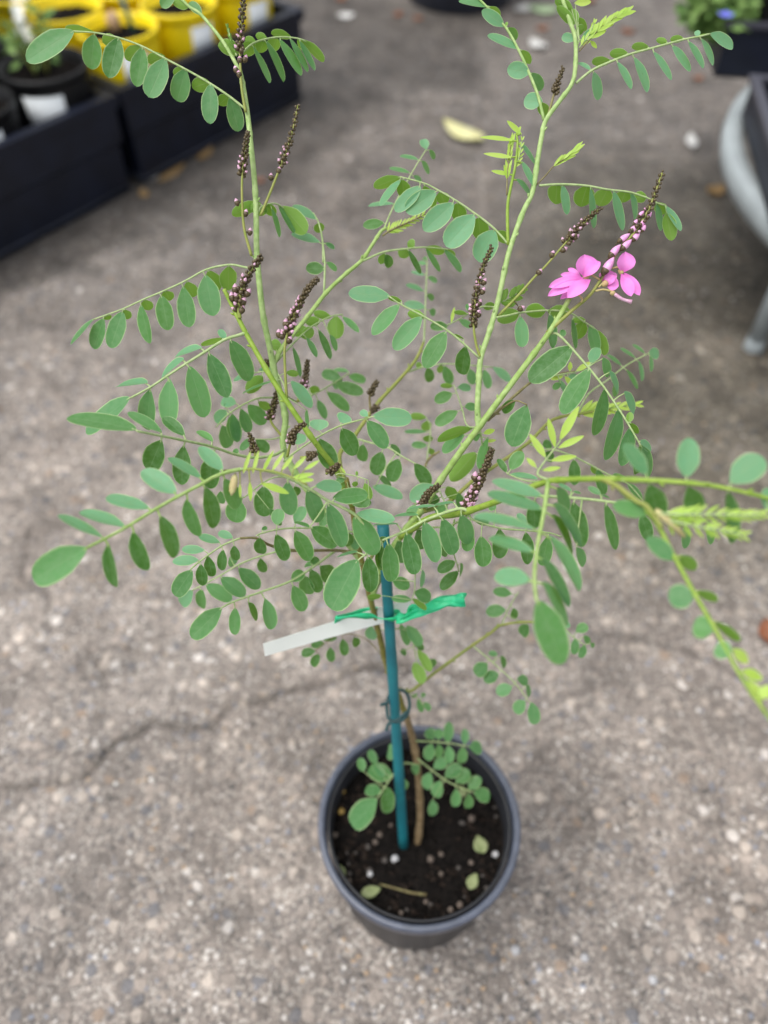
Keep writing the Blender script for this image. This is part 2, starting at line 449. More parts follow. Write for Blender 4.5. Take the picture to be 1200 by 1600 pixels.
    ca.data.foreach_set('color', tone.reshape(-1, 4).astype(np.float32).ravel())
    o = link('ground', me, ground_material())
    tag(o, 'cracked grey brown concrete ground with exposed aggregate', kind='structure')
build_ground()

# loose grit: real little stones lying on the concrete, nobody could count them
def rock_mesh(mb, c, r, mat, rg):
    n = 6; q0 = rg.uniform(0, 6)
    vs, fs = [], []
    for (h, rr) in ((0.0, .8), (.45, 1.0), (.85, .55)):
        for k in range(n):
            a = q0 + 2 * math.pi * k / n; e = r * rr * rg.uniform(.75, 1.2)
            vs.append((c[0] + math.cos(a) * e, c[1] + math.sin(a) * e * .85, c[2] + h * r))
    for i in range(2):
        for k in range(n): fs.append((i * n + k, i * n + (k + 1) % n, (i + 1) * n + (k + 1) % n, (i + 1) * n + k))
    fs.append(tuple(2 * n + k for k in range(n)))
    mb.add(vs, fs, mat)
rg = random.Random(11)
grit_m = [pmat('grit_pale', (0.40, 0.37, 0.34), .8), pmat('grit_grey', (0.24, 0.23, 0.23), .8), pmat('grit_tan', (0.38, 0.28, 0.19), .8),
          pmat('grit_dark', (0.10, 0.095, 0.09), .8), pmat('grit_white', (0.70, 0.68, 0.64), .7)]
mb = MB()
for i in range(6500):
    y = 0.06 + rg.random() ** 1.3 * 1.5; x = rg.uniform(-0.14 - y * .52, 0.14 + y * .52)
    r = rg.choice((.0008, .001, .0012, .0015, .0019, .0024)) 
    rock_mesh(mb, (x, y, -0.0012), r, rg.choices(range(5), (4, 5, 2, 3, 0.35))[0], rg)
tag(mb.build('loose_grit', grit_m), 'scattered loose grit and tiny stones on the concrete', 'grit', kind='stuff')

# ------------------------------------------------------------------ main pot
M_pot = pmat('pot_black', (0.020, 0.021, 0.025), 0.42, 0.45, noise=.2, nscale=60, bump=.05)
M_rim = pmat('pot_rim', (0.075, 0.086, 0.118), 0.40, 0.6, noise=.15, nscale=90)
POTC = Vector((0.0263, 0.197, 0)); PH = 0.130
pot = empty('plant_pot', POTC)
tag(pot, 'round black plastic nursery pot holding the pink flowering shrub', 'pot')
mb = MB()
prof = [(0.0, 0.004), (.055, .004), (.059, .001), (.0615, .003), (.0625, .012), (.0665, PH - .016), (.0665, PH - .004), (.0655, PH - .003),
        (.0640, PH - .006), (.0610, .010), (.0, .008)]
prof = [(r * 1.035, h) for r, h in prof]
mb.lathe(POTC, prof, 72); mb.build('pot_wall', M_pot, pot)
mb = MB()
prof = [(.0672, PH - .018), (.0705, PH - .0182), (.0722, PH - .016), (.0733, PH - .004), (.0730, PH - .0012), (.0720, PH), (.0700, PH + .0002), (.0684, PH - .001), (.0676, PH - .005), (.0672, PH - .018)]
prof = [(r * 1.035, h) for r, h in prof]
mb.lathe(POTC, prof, 72); mb.build('rim', M_rim, pot)

# soil: a lumpy surface with bark crumbs
M_soil = pmat('potting_soil', (0.0045, 0.004, 0.0038), 0.95, 0.08, col2=(0.011, 0.009, 0.008), nscale=260, bump=.8)
M_soil2 = pmat('soil_crumb', (0.012, 0.0085, 0.007), 0.95, 0.1, col2=(0.026, 0.019, 0.015), nscale=400)
M_soil3 = pmat('soil_crumb_grey', (0.075, 0.066, 0.060), 0.85, 0.25)
SOILH = 0.104
def soil(name, c, R, h, crumbs, parent=None, seed=3):
    mb = MB(); n, rr = 48, 16; vs, fs = [], []
    r_ = random.Random(seed)
    for i in range(rr + 1):
        for k in range(n):
            a = 2 * math.pi * k / n; r = R * i / rr
            vs.append((c[0] + math.cos(a) * r, c[1] + math.sin(a) * r, h + r_.uniform(-.0022, .0022) + (0.002 if i < 8 else 0)))
    for i in range(rr):
        for k in range(n): fs.append((i * n + k, i * n + (k + 1) % n, (i + 1) * n + (k + 1) % n, (i + 1) * n + k))
    mb.add(vs, fs, 0)
    for i in range(crumbs):
        a = r_.uniform(0, 6.28); r = R * math.sqrt(r_.random()) * .97
        rock_mesh(mb, (c[0] + math.cos(a) * r, c[1] + math.sin(a) * r, h - .001), r_.choice((.0008, .0012, .0016, .0022, .003)), r_.choices((0, 1, 2), (5, 4, .55))[0], r_)
    return mb.build(name, [M_soil, M_soil2, M_soil3], parent)
so_ = soil('potting_soil', POTC, 0.0676, SOILH, 1500)
tag(so_, 'dark crumbly potting mix filling the black pot under the shrub', 'soil', kind='stuff')

def pebble(name, px, py, h, r, mat, label, cat, group=None, squash=.7, seed=1):
    mb = MB(); r_ = random.Random(seed); c = G(px, py, h)
    vs, fs = [], []; n, m = 10, 6
    for i in range(m + 1):
        f = math.pi * i / m
        for k in range(n):
            a = 2 * math.pi * k / n; e = r * r_.uniform(.9, 1.1)
            vs.append((c.x + math.sin(f) * math.cos(a) * e, c.y + math.sin(f) * math.sin(a) * e, c.z + (1 - math.cos(f)) * r * squash - r * .25))
    for i in range(m):
        for k in range(n): fs.append((i * n + k, (i + 1) * n + k, (i + 1) * n + (k + 1) % n, i * n + (k + 1) % n))
    mb.add(vs, fs); o = mb.build(name, mat); tag(o, label, cat, group); return o
M_perl = pmat('perlite', (0.40, 0.40, 0.41), .75, .3, noise=.12, nscale=500)
M_tanp = pmat('pebble_tan', (0.115, 0.090, 0.074), .75, .3, noise=.2, nscale=500)
M_slow = pmat('feed_bead', (0.34, 0.22, 0.06), .45, .4, noise=.15, nscale=300)
# positions read in the pot close-up (480,1100, scale 3.4286)
for i, (x, y, r, k) in enumerate([(470, 833, .0046, 0), (337, 913, .0036, 0), (660, 833, .0036, 1), (1008, 808, .0042, 0), (388, 703, .0032, 1), (365, 742, .0032, 1),
                                  (717, 808, .0036, 1), (183, 578, .0036, 2), (192, 470, .0030, 2), (718, 912, .0028, 1), (878, 852, .0036, 1), (635, 1060, .003, 1),
                                  (768, 1103, .0032, 1), (880, 615, .0036, 1), (447, 650, .003, 1), (225, 950, .003, 1), (148, 705, .0034, 1), (818, 1078, .003, 1), (503, 1122, .0026, 1)]):
    lab, cat = [('white perlite grain on the dark soil of the pot', 'perlite'), ('small brownish pebble half sunk in the soil of the pot', 'pebble'),
                ('yellow brown fertiliser bead at the left edge of the pot soil', 'bead')][k]
    pebble(['perlite_grain', 'soil_pebble', 'fertiliser_bead'][k], 480 + x / 3.4286, 1100 + y / 3.4286, SOILH + .001, r * random.uniform(.6, .85), [M_perl, M_tanp, M_slow][k], lab, cat,
           ['perlite grains on the soil', 'brown pebbles on the soil', 'fertiliser beads on the soil'][k], seed=i)
pebble('quartz_chip', 805, 1485, 0.0, .0042, M_perl, 'single round white chip lying on concrete in front of the black pot', 'chip', seed=40)
for i, (x, y) in enumerate([(1019, 1532), (913, 1497), (1047, 1395), (1107, 1408), (1020, 1540)][:4]):
    pebble('pale_stone', x, y, 0.0, .0038 - .0004 * i, M_perl, 'small pale stone lying loose on the open concrete beside the pot', 'stone', 'pale stones on the concrete', seed=50 + i)

# ------------------------------------------------------------------ fallen leaves and litter
def flat_leaf(name, c, L, W, ang, mat, label, cat, group=None, curl=.2, thick=.0006, parent=None, lift=.001):
    """thin closed leaf with a curl, lying at c"""
    mb = MB(); n, k = 8, 4; top, bot = [], []
    d = Vector((math.cos(ang), math.sin(ang), 0)); s = Vector((-d.y, d.x, 0)); c = Vector(c)
    for i in range(n + 1):
        t = i / n; hw = W / 2 * (math.sin(math.pi * min(1, max(0.02, t)) ** .8) ** .8 + .02)
        for j in range(k + 1):
            u = j / k * 2 - 1
            p = c + d * (L * (t - .5)) + s * (hw * u) + Vector((0, 0, lift + curl * W * (u * u * .5 + (2 * t - 1) ** 2 * .6)))
            top.append(p + Vector((0, 0, thick))); bot.append(p)
    fs = []; K = k + 1; o = len(top)
    for i in range(n):
        for j in range(k):
            a = i * K + j
            fs.append((a, a + K, a + K + 1, a + 1)); fs.append((o + a, o + a + 1, o + a + K + 1, o + a + K))
    ring = [j for j in range(K)] + [i * K + k for i in range(1, n + 1)] + [n * K + j for j in range(k - 1, -1, -1)] + [i * K for i in range(n - 1, 0, -1)]
    for a, b in zip(ring, ring[1:] + ring[:1]): fs.append((a, b, o + b, o + a))
    mb.add(top + bot, fs)
    ob = mb.build(name, mat, parent)
    if label: tag(ob, label, cat, group)
    return ob
M_lfyel = pmat('dry_leaf_yellow', (0.55, 0.53, 0.24), .7, .3, col2=(0.62, 0.60, 0.36), nscale=60)
M_lftan = pmat('dry_leaf_tan', (0.24, 0.15, 0.06), .7, .3, col2=(0.32, 0.22, 0.11), nscale=80)
M_lfora = pmat('dry_leaf_orange', (0.22, 0.075, 0.035), .7, .3, col2=(0.24, 0.11, 0.06), nscale=90)
M_lfwht = pmat('pale_petal', (0.60, 0.60, 0.58), .6, .3, col2=(0.55, 0.55, 0.53), nscale=90)
M_lfgrn = pmat('faded_green_leaf', (0.30, 0.42, 0.22), .6, .3, col2=(0.40, 0.50, 0.32), nscale=70)
M_soilleaf = pmat('faded_leaflet', (0.26, 0.29, 0.15), .7, .2, col2=(0.17, 0.21, 0.09), nscale=200)
LF = [  # px, py, length px, width px, screen-ish angle deg, material, label, category, group, curl
    (722, 214, 62, 30, 155, M_lfyel, 'curled pale yellow leaf fallen alone on open concrete', .34),
    (1116, 304, 32, 22, 10, M_lftan, 'small curled tan leaf on concrete beside the grey round table', .45),
    (541, 27, 25, 18, 5, M_lfwht, 'bright white petal lying on the dark stain beyond the trays', .15),
    (839, 74, 22, 20, 150, M_lfwht, 'white crumpled petal lying between the two upright shoots', .3),
    (816, 18, 22, 18, 20, M_lfwht, 'bluish white petal lying beside the faded green leaf', .3),
    (848, 18, 46, 26, 175, M_lfgrn, 'faded green leaf fallen near the large dark pot', .15),
    (1197, 990, 40, 22, 80, M_lfora, 'orange red dead leaf at the right on grey concrete', .35),
    (270, 273, 40, 14, 40, M_lftan, 'brown leaf lying close under the front of the far black crate', .2),
    (322, 243, 24, 14, 50, M_lftan, 'tan leaf scrap at the shadowed foot of the far black crate', .25),
    (240, 279, 18, 16, 0, M_lfwht, 'greyish white petal at the joint of the two black crates', .2),
    (225, 304, 18, 12, 130, M_lftan, 'dull olive brown leaf scrap before the joint of the crates', .2),
    (1080, 222, 22, 14, 70, M_lfwht, 'greyish petal scrap on the dark concrete near the table', .2)]
for (px, py, Lp, Wp, a, m, lab, curl) in LF:
    z = GZ(py); c = G(px, py)
    asp = 1.0 / max(.35, math.sin(math.atan2(CAMH, c.y)))
    ar = math.radians(a)
    ln = Lp * z / FPX * math.hypot(math.cos(ar), math.sin(ar) * asp)
    flat_leaf('fallen_leaf' if m is not M_lfwht else 'fallen_petal', c, ln, Wp * z / FPX * 1.25, math.atan2(math.sin(ar) * asp, math.cos(ar)), m, lab, 'leaf' if m is not M_lfwht else 'petal', None, curl)
for (px, py, s_) in ((622, 25, 18), (652, 31, 16), (847, 47, 20), (980, 52, 22), (920, 4, 24), (1090, 125, 18), (407, 284, 15), (533, 1, 20)):
    z = GZ(py)
    flat_leaf('leaf_scrap', G(px, py), s_ * z / FPX * 1.0, s_ * z / FPX * .7, random.uniform(0, 3), M_lfora, 'small rusty orange leaf scrap scattered on the far concrete', 'leaf', 'orange leaf scraps on the concrete', .3)
for (x, y, L, W, a, lab) in ((342, 1010, 128, 70, 15, 'pale yellow green leaflet on the soil near the front rim of the pot'),
                             (885, 955, 105, 72, 60, 'yellow green leaflet lying on the soil at the pot right side'),
                             (925, 760, 110, 90, 110, 'crumpled pale green leaf bit on soil beside a white grain'),
                             (180, 895, 90, 50, 125, 'faded leaflet against the inner left wall of the pot'),
                             (830, 475, 70, 55, 100, 'bleached whitish leaf bit on soil under the low leaves')):
    px, py = 480 + x / 3.4286, 1100 + y / 3.4286; z = GZ(py, SOILH)
    flat_leaf('fallen_leaflet', G(px, py, SOILH + .002), L * .85 / 3.4286 * z / FPX, W * .85 / 3.4286 * z / FPX, math.radians(a), M_lfwht if 'white' in lab and 'bleached' in lab else M_soilleaf, lab, 'leaf', None, .3)
# thin dry twig on the soil
mb = MB(); tw = [G(480 + x / 3.4286, 1100 + y / 3.4286, SOILH + .003) for x, y in ((390, 965), (480, 990), (560, 1012), (640, 1022))]
mb.tube(tw, [.0006, .0008, .001, .0012], 6); tag(mb.build('dry_twig', M_twig), 'thin dry twig lying on the soil at the pot front', 'twig')

# ------------------------------------------------------------------ stake, ties and label
M_stake = pmat('teal_stake', (0.012, 0.17, 0.20), 0.5, 0.4, col2=(0.010, 0.115, 0.15), nscale=40, bump=.1)
M_tape = pmat('green_tape', (0.02, 0.52, 0.22), 0.35, 0.5, col2=(0.03, 0.62, 0.30), nscale=120)
M_wire = pmat('dark_wire', (0.02, 0.06, 0.065), 0.5, 0.4)
M_tag = pmat('white_tag', (0.74, 0.76, 0.73), 0.5, 0.4, noise=.05, nscale=40)
SB = G(631, 1328, SOILH - .004); ST = P(598.5, 822, .437)
def stake_pt(py):
    lo, hi = 0.0, 1.0
    for _ in range(40):
        mid = (lo + hi) / 2; q = SB.lerp(ST, mid) - CP
        y = 800 + FPX * q.dot(DN) / q.dot(FW)
        if y > py: lo = mid
        else: hi = mid
    return SB.lerp(ST, lo)
mb = MB(); n = 14
mb.tube([SB.lerp(ST, i / n) for i in range(n + 1)], [0.0038 + (.0002 if i % 5 == 4 else 0) - .0006 * i / n for i in range(n + 1)], 12)
tag(mb.build('plant_stake', M_stake), 'teal painted bamboo stake standing in the black pot beside the stem', 'stake')

def ribbon(mb, pts, ws, twist, th=.0006, up=Vector((0, 0, 1))):
    pts = [Vector(p) for p in pts]; vs, fs = [], []
    for i, p in enumerate(pts):
        t = (pts[min(i + 1, len(pts) - 1)] - pts[max(i - 1, 0)]).normalized()
        a = (up - t * up.dot(t)).normalized(); b = t.cross(a); q = twist[i]
        d = a * math.cos(q) + b * math.sin(q); e = t.cross(d)
        for s1, s2 in ((-1, -1), (1, -1), (1, 1), (-1, 1)): vs.append(p + d * (ws[i] / 2 * s1) + e * (th / 2 * s2))
    for i in range(len(pts) - 1):
        for k in range(4): fs.append((i * 4 + k, i * 4 + (k + 1) % 4, (i + 1) * 4 + (k + 1) % 4, (i + 1) * 4 + k))
    fs += [(3, 2, 1, 0), tuple((len(pts) - 1) * 4 + k for k in range(4))]
    mb.add(vs, fs)

# ------------------------------------------------------------------ the shrub
PLANT_BASE = G(652, 1320, SOILH)
shrub = empty('indigo_shrub', PLANT_BASE)
tag(shrub, 'green shrub with small oval leaflets and pink pea flowers in the black pot', 'shrub')

def zlerp(pts, z0, z1):
    """polyline of (px,py) -> (px,py,z) with z along the length"""
    d = [0]
    for a, b in zip(pts[:-1], pts[1:]): d.append(d[-1] + math.hypot(b[0] - a[0], b[1] - a[1]))
    return [(p[0], p[1], z0 + (z1 - z0) * q / (d[-1] or 1)) for p, q in zip(pts, d)]
def nums(s): return [float(v) for v in s.split()]
def path2d(reg, s):
    v = nums(s); return [cv(reg, v[i], v[i + 1]) for i in range(0, len(v), 2)]

def stem(pts3, r0, r1, mat, name='stem', parent=None, nodes=True):
    sm = smooth_path(pts3, 6); n = len(sm) - 1
    rr = [(r0 + (r1 - r0) * i / n) * (.86 if name == 'stem' and r0 < .0027 else 1) for i in range(n + 1)]
    wp = [P(*q) for q in sm]
    r_ = random.Random(len(wp) * 7 + int(pts3[0][0]))
    if nodes:
        for i in range(3, n - 2, r_.choice((7, 9, 11))):
            rr[i] *= 1.22
    mb = MB(); mb.tube(wp, rr, 10)
    if nodes:
        for i in range(4, n - 2, r_.choice((6, 8, 9))):
            t = (wp[i + 1] - wp[i]).normalized(); o_ = t.orthogonal().normalized(); o_.rotate(Matrix.Rotation(r_.uniform(0, 6.28), 3, t))
            mb.blob(wp[i] + o_ * rr[i] * .7, o_ * .0016 + t * .0022, .00055, 5, 3)
    return mb.build(name, mat, parent or shrub)

# main wood (full-photograph pixels, depth in metres)
trunk = [(652, 1322, GZ(1322, SOILH - .003)), (656, 1285, .602), (656, 1250, .592), (652, 1195, .577), (645, 1155, .566), (635, 1120, .552), (615, 1068, .530),
         (605, 1042, .518), (592, 990, .494), (580, 940, .474), (566, 880, .455), (556, 835, .442), (550, 790, .428), (541, 748, .415)]
lower = trunk[:6]; upper = trunk[5:]
stem(lower, .0027, .0024, M_bark); stem(upper, .0024, .0016, pmat('trunk_olive', (0.17, 0.15, 0.035), .6, .35, col2=(0.24, 0.22, 0.05), nscale=200))
stem([(566, 880, .455), (520, 815, .445), (470, 752, .437), (443, 700, .432), (446, 655, .428), (437, 612, .424), (427, 572, .420), (421, 540, .416), (411, 492, .412), (404, 430, .408), (401, 390, .406),
      (400, 325, .404), (397, 275, .402), (392, 225, .401), (387, 180, .400), (380, 135, .400), (374, 108, .400)], .0022, .0014, M_stem_pale)
stem([(550, 790, .428), (525, 735, .415), (495, 695, .404), (460, 645, .400), (422, 587, .397), (385, 522, .395), (370, 492, .394), (360, 472, .394), (350, 452, .393)], .0019, .0012, M_stem_lime)
stem([(580, 935, .472), (600, 880, .452), (625, 840, .437), (662, 793, .424), (684, 757, .418), (718, 708, .412), (750, 665, .408), (795, 605, .404), (840, 545, .401), (859, 518, .400), (875, 493, .400), (890, 466, .399)], .0024, .0014, M_stem)
stem([(748, 668, .408), (746, 640, .407), (748, 600, .405), (751, 560, .404), (764, 520, .403), (777, 475, .402), (788, 425, .401), (797, 388, .401), (817, 332, .400), (832, 300, .400), (840, 250, .400),
      (846, 215, .400), (853, 188, .400), (875, 157, .400), (893, 132, .401), (899, 105, .401), (899, 62, .402), (891, 35, .402), (881, 5, .402), (868, -35, .402)], .0018, .0011, M_stem_pale)
stem([(625, 840, .437), (670, 810, .410), (715, 803, .392), (772, 785, .365), (812, 768, .348), (850, 754, .334), (872, 750, .326), (940, 748, .305), (1000, 750, .298), (1045, 752, .294), (1100, 757, .290), (1150, 766, .287), (1195, 777, .285), (1230, 788, .284)],
     .0021, .0006, M_stem_lime)
stem([(940, 748, .305), (965, 760, .299), (995, 783, .293), (1012, 792, .291), (1035, 824, .288)], .0012, .0008, M_stem_olive)
stem([(660, 800, .426), (700, 785, .432), (740, 750, .436), (775, 727, .438), (825, 692, .440), (855, 662, .442), (875, 652, .443), (915, 645, .446), (965, 637, .450), (1000, 628, .452)], .0014, .0008, M_stem_olive)
stem([(762, 657, .409), (780, 640, .412), (800, 622, .416), (830, 597, .420), (848, 592, .424), (870, 585, .426), (898, 580, .428)], .0010, .0006, M_twig)
stem([(427, 570, .420), (440, 545, .422), (460, 520, .424), (485, 489, .426), (510, 457, .428), (538, 430, .430), (565, 407, .432), (582, 382, .434), (595, 362, .436), (604, 356, .437)], .0015, .0010, M_stem)
stem([(550, 790, .428), (530, 717, .446), (548, 690, .452), (567, 662, .456), (590, 630, .460), (615, 603, .466), (640, 575, .472), (652, 558, .475), (662, 535, .478)], .0016, .0010, M_stem_olive)
stem([(619, 1075, .533), (640, 1080, .530), (660, 1066, .528), (685, 1047, .524), (715, 1025, .519), (740, 1007, .514), (768, 988, .509), (782, 977, .506), (815, 972, .502), (838, 972, .500)], .0013, .0009, M_stem_olive)
stem([(557, 865, .452), (525, 860, .445), (455, 860, .428), (422, 852, .419), (400, 841, .413), (375, 841, .408)], .0011, .0007, M_twig)
stem([(687, 705, .478), (672, 715, .480), (664, 730, .482), (655, 770, .470), (640, 815, .450)], .0008, .0011, M_twig)

stem([(568, 886, .457), (582, 868, .428), (593, 842, .386)], .0012, .0009, M_stem_olive)

# ---- leaflets
LEAFLETS = []      # (size, vs, fs, uvs, col, leaf object)
def leaflet_geo(b3, t3, W, phi, kind, col, fold=.16, bend=.05, p=1.15, rows=10, blunt=2.3, ruf=0.0):
    a = t3 - b3; L = a.length; a.normalize()
    v = (CP - b3).normalized(); n0 = v - a * v.dot(a)
    n0 = n0.normalized() if n0.length > 1e-6 else a.orthogonal().normalized()
    s0 = a.cross(n0)
    up = Vector((0, 0, 1))
    cands = [(n0 * math.cos(q) + s0 * math.sin(q)) for q in (phi, -phi)]
    n = max(cands, key=lambda c: c.dot(up)) if kind != 'u' else min(cands, key=lambda c: c.dot(up))
    if kind == 'u': n = -n                      # n is always the upper face of the leaflet
    s = a.cross(n)
    vs, uvs, fs = [], [], []; K = 5
    for i in range(rows + 1):
        t = (1 - math.cos(math.pi * i / rows)) / 2
        tt = t ** p
        hw = W / 2 * max(0.0, 1 - abs(2 * tt - 1) ** blunt) ** (1 / blunt)
        hw *= .62 + .38 * min(1, t / .32)
        if i in (0, rows): hw = W * (.025 if i == 0 else .07)
        ext = .018 * L if i == rows else 0
        for j in range(K):
            u = j / (K - 1) * 2 - 1
            q = b3 + a * (L * t + (ext if j == 2 else 0)) + s * (hw * u) + n * (fold * hw * abs(u) ** 1.4 - bend * L * (t * t - .25 * t) + ruf * W * math.sin(7 * t + 2.6 * u + ruf * 90) * (t * .9 + .1))
            vs.append(q); uvs.append(((u + 1) / 2, t))
    for i in range(rows):
        for j in range(K - 1):
            c = i * K + j; fs.append((c, c + K, c + K + 1, c + 1)[::-1])
    # make the front side look along n
    e1 = vs[fs[6][1]] - vs[fs[6][0]]; e2 = vs[fs[6][2]] - vs[fs[6][0]]
    if e1.cross(e2).dot(n) < 0: fs = [f[::-1] for f in fs]
    return vs, fs, uvs

def leaf(reg, z0, z1, rach, lets, rr=.00055, name='leaf', mat=None, stub=None, dark=0.0):
    """one pinnate leaf: the stalk is the part, its leaflets hang on it as sub-parts.
    lets: 'bx by tx ty w kind' per leaflet in close-up coordinates"""
    sc = REG[reg][2]
    pts = zlerp(path2d(reg, rach), z0, z1)
    sm = smooth_path(pts, 5)
    wp = [P(*q) for q in sm]; n = len(sm) - 1
    rr *= .86
    mb = MB(); mb.tube(wp, [rr * (1.15 - .45 * i / n) for i in range(n + 1)], 7)
    items = []
    for it in lets.split(';'):
        q = it.split()
        if len(q) < 5: continue
        k = q[5] if len(q) > 5 else 't'
        b = cv(reg, float(q[0]), float(q[1])); t = cv(reg, float(q[2]), float(q[3])); items.append((b, t, float(q[4]) / sc, k))
    r_ = random.Random(int(pts[0][0] * 13 + pts[0][1] * 7 + len(items)))
    built = []
    full = sorted(math.hypot(t[0] - b[0], t[1] - b[1]) for b, t, w_, k in items)
    ref = full[int(len(full) * .7)] if full else 1
    for b, t, wpx, k in items:
        i = min(range(n + 1), key=lambda i: (sm[i][0] - b[0]) ** 2 + (sm[i][1] - b[1]) ** 2)
        z = sm[i][2]; lp = math.hypot(t[0] - b[0], t[1] - b[1])
        extra = math.sqrt(max(0, min(ref, lp * 1.5) ** 2 - lp ** 2)) * .75 if k != 'y' else 0
        down = (t[1] - b[1]) / (lp + 1e-6)
        dz = (extra * (1 if down > -.2 else .6) + lp * (.18 * down + r_.uniform(-.10, .12))) * z / FPX
        zb = z + r_.uniform(-.0004, .0004)
        b3 = P(b[0], b[1], zb); t3 = P(t[0], t[1], zb + dz)
        # petiolule
        if (wp[i] - b3).length > .0002:
            mid = (wp[i] + b3) / 2
            mb.tube([wp[i], mid, b3 + (t3 - b3) * .06], [rr * .75, rr * .55, rr * .45], 5, cap=False)
        wapp = wpx * z / FPX * (.74 if k == 'y' else 1.0 if wpx > lp * .36 else .86); L = (t3 - b3).length
        Wr = max(wapp * 1.04, (.46 if k != 'y' else .17) * L)
        phi = math.acos(max(.12, min(1, wapp / Wr)))
        var = min(1, max(0, r_.gauss(.5, .25) - dark))
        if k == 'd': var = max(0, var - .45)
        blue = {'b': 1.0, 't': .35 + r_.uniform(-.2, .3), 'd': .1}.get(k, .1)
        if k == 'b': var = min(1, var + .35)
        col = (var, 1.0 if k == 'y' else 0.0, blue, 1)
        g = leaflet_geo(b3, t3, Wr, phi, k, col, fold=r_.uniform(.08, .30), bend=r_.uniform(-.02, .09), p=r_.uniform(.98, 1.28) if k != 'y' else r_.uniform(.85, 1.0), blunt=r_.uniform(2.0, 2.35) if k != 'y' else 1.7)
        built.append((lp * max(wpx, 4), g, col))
    o = mb.build(name, mat or M_rachis, shrub)
    for b in built: LEAFLETS.append(b + (o,))
    return o

def folded(reg, z0, z1, rach, n, ln, wd, spread, t0=.1, mat=None, both=True, rr=.0004, side=1, kind='y'):
    """a young leaf still folded up: short narrow leaflets along its stalk"""
    pts = path2d(reg, rach); sc = REG[reg][2]
    sm = smooth_path([(*p, 0) for p in pts], 10); m = len(sm) - 1; out = []
    for i in range(n):
        f = t0 + (1 - t0) * i / max(1, n - 1); j = int(f * m); p = sm[j]; q = sm[max(0, j - 2)]; q2 = sm[min(m, j + 1)]
        a = math.atan2(q2[1] - q[1], q2[0] - q[0])
        s_ = ln * (1 - .45 * f) 
        for sg in ((1, -1) if both else (side,)):
            aa = a + sg * math.radians(spread * (1 - .4 * f) * random.uniform(.8, 1.2))
            x, y = (p[0] - REG[reg][0]) * sc, (p[1] - REG[reg][1]) * sc
            out.append('%.1f %.1f %.1f %.1f %.1f %s' % (x, y, x + math.cos(aa) * s_, y + math.sin(aa) * s_, wd * (1 - .3 * f), kind))
    return leaf(reg, z0, z1, rach, ';'.join(out), rr, mat=mat)

# ---- upper left
leaf('P1', .401, .398, '1545 690 1430 600 1310 520 1200 455 1040 370 890 290 740 235 595 205 460 195',
 '460 195 165 375 132;590 200 425 190 46 u;590 215 568 430 120;740 240 680 485 122;735 240 645 262 78 u;890 300 855 540 107;880 290 792 372 88 u;1035 365 930 605 132;'
 '1030 350 925 385 74 u;1160 430 1105 632 122;1150 430 1093 472 64 u;1315 525 1312 770 107;1310 515 1205 548 92 u;1435 605 1492 820 102;1430 600 1368 655 74 u', .00062)
leaf('P2', .401, .405, '312 480 270 390 190 255 60 95 -20 40 -100 -40', '60 95 -15 8 58 t;-110 -55 -190 45 75;-20 40 -120 10 60 u', .0011, mat=M_stem_pale)
leaf('P2', .402, .415, '300 345 340 305 400 262 530 232 660 240 740 270',
 '300 315 165 285 95 u;400 265 330 245 50 u;470 242 400 222 50 u;530 236 495 320 84 u;620 232 500 205 50 u;385 268 325 340 88 u;450 255 420 330 80 u;'
 '380 285 485 515 46;460 255 575 507 54;545 240 685 465 66;610 236 720 450 48;670 250 765 440 46;690 252 826 380 66 u;660 245 740 330 60 u', .0006)
folded('P2', .4, .402, '280 350 255 290 225 180', 7, 60, 16, 22, kind='u')
leaf('P2', .408, .425, '405 1345 440 1290 530 1275 620 1345', '430 1270 252 1340 78 u;450 1280 520 1345 70 u;495 1300 545 1482 38;540 1288 645 1450 58;565 1290 715 1455 118 u;460 1290 420 1350 60 u;400 1300 330 1300 60 u', .0006)
leaf('P2', .432, .436, '820 1640 815 1500 790 1390 758 1330', '780 1372 625 1290 62 b;800 1392 790 1455 66 u;800 1515 622 1465 62 b;830 1520 890 1552 26', .0006)
leaf('Q2', .430, .432, '585 315 590 130 578 0 575 -20', '585 160 473 155 78 d;600 118 668 168 38;595 5 652 28 32', .0006)
# ---- upper middle
leaf('P3', .401, .400, '780 1530 690 1430 590 1350 460 1260 340 1190 250 1145 100 1105',
 '690 1440 592 1635 152 b;565 1345 390 1540 152 b;435 1270 250 1440 132 b;325 1197 140 1325 126 b;228 1165 72 1322 92 b;105 1125 -33 1277 56 b;98 1108 -62 1172 74 u;'
 '705 1445 772 1515 74 u;590 1362 605 1500 112 u;460 1270 470 1385 100 u;350 1200 380 1272 84 u;252 1160 305 1300 82 u;115 1122 125 1235 92 u', .0006)
leaf('P3', .438, .452, '0 1430 60 1290 155 1115 210 1020 260 940', '265 935 242 868 56 b;282 936 320 992 34;215 1000 100 976 28;236 1006 286 1082 34;160 1080 35 1050 30;185 1100 235 1132 32;62 1275 -98 1285 30 b;0 1390 -130 1410 62 d', .0005)
folded('P3', .437, .43, '-10 1475 40 1440 140 1395 275 1330', 12, 75, 20, 42, t0=.25, mat=M_twig, both=True, rr=.0006)
leaf('P3', .401, .402, '1000 750 960 590 900 440 840 310 760 170 640 40 560 -40',
 '990 640 875 625 100 b;980 640 1010 730 72 u;910 455 772 430 100 b;918 455 988 560 76;835 305 652 212 58 b;860 312 912 395 56 u;752 165 615 62 74 b;775 175 835 245 58;660 40 720 105 56 u;648 45 470 0 46;770 160 760 140 22 u', .00085, mat=M_stem_pale)
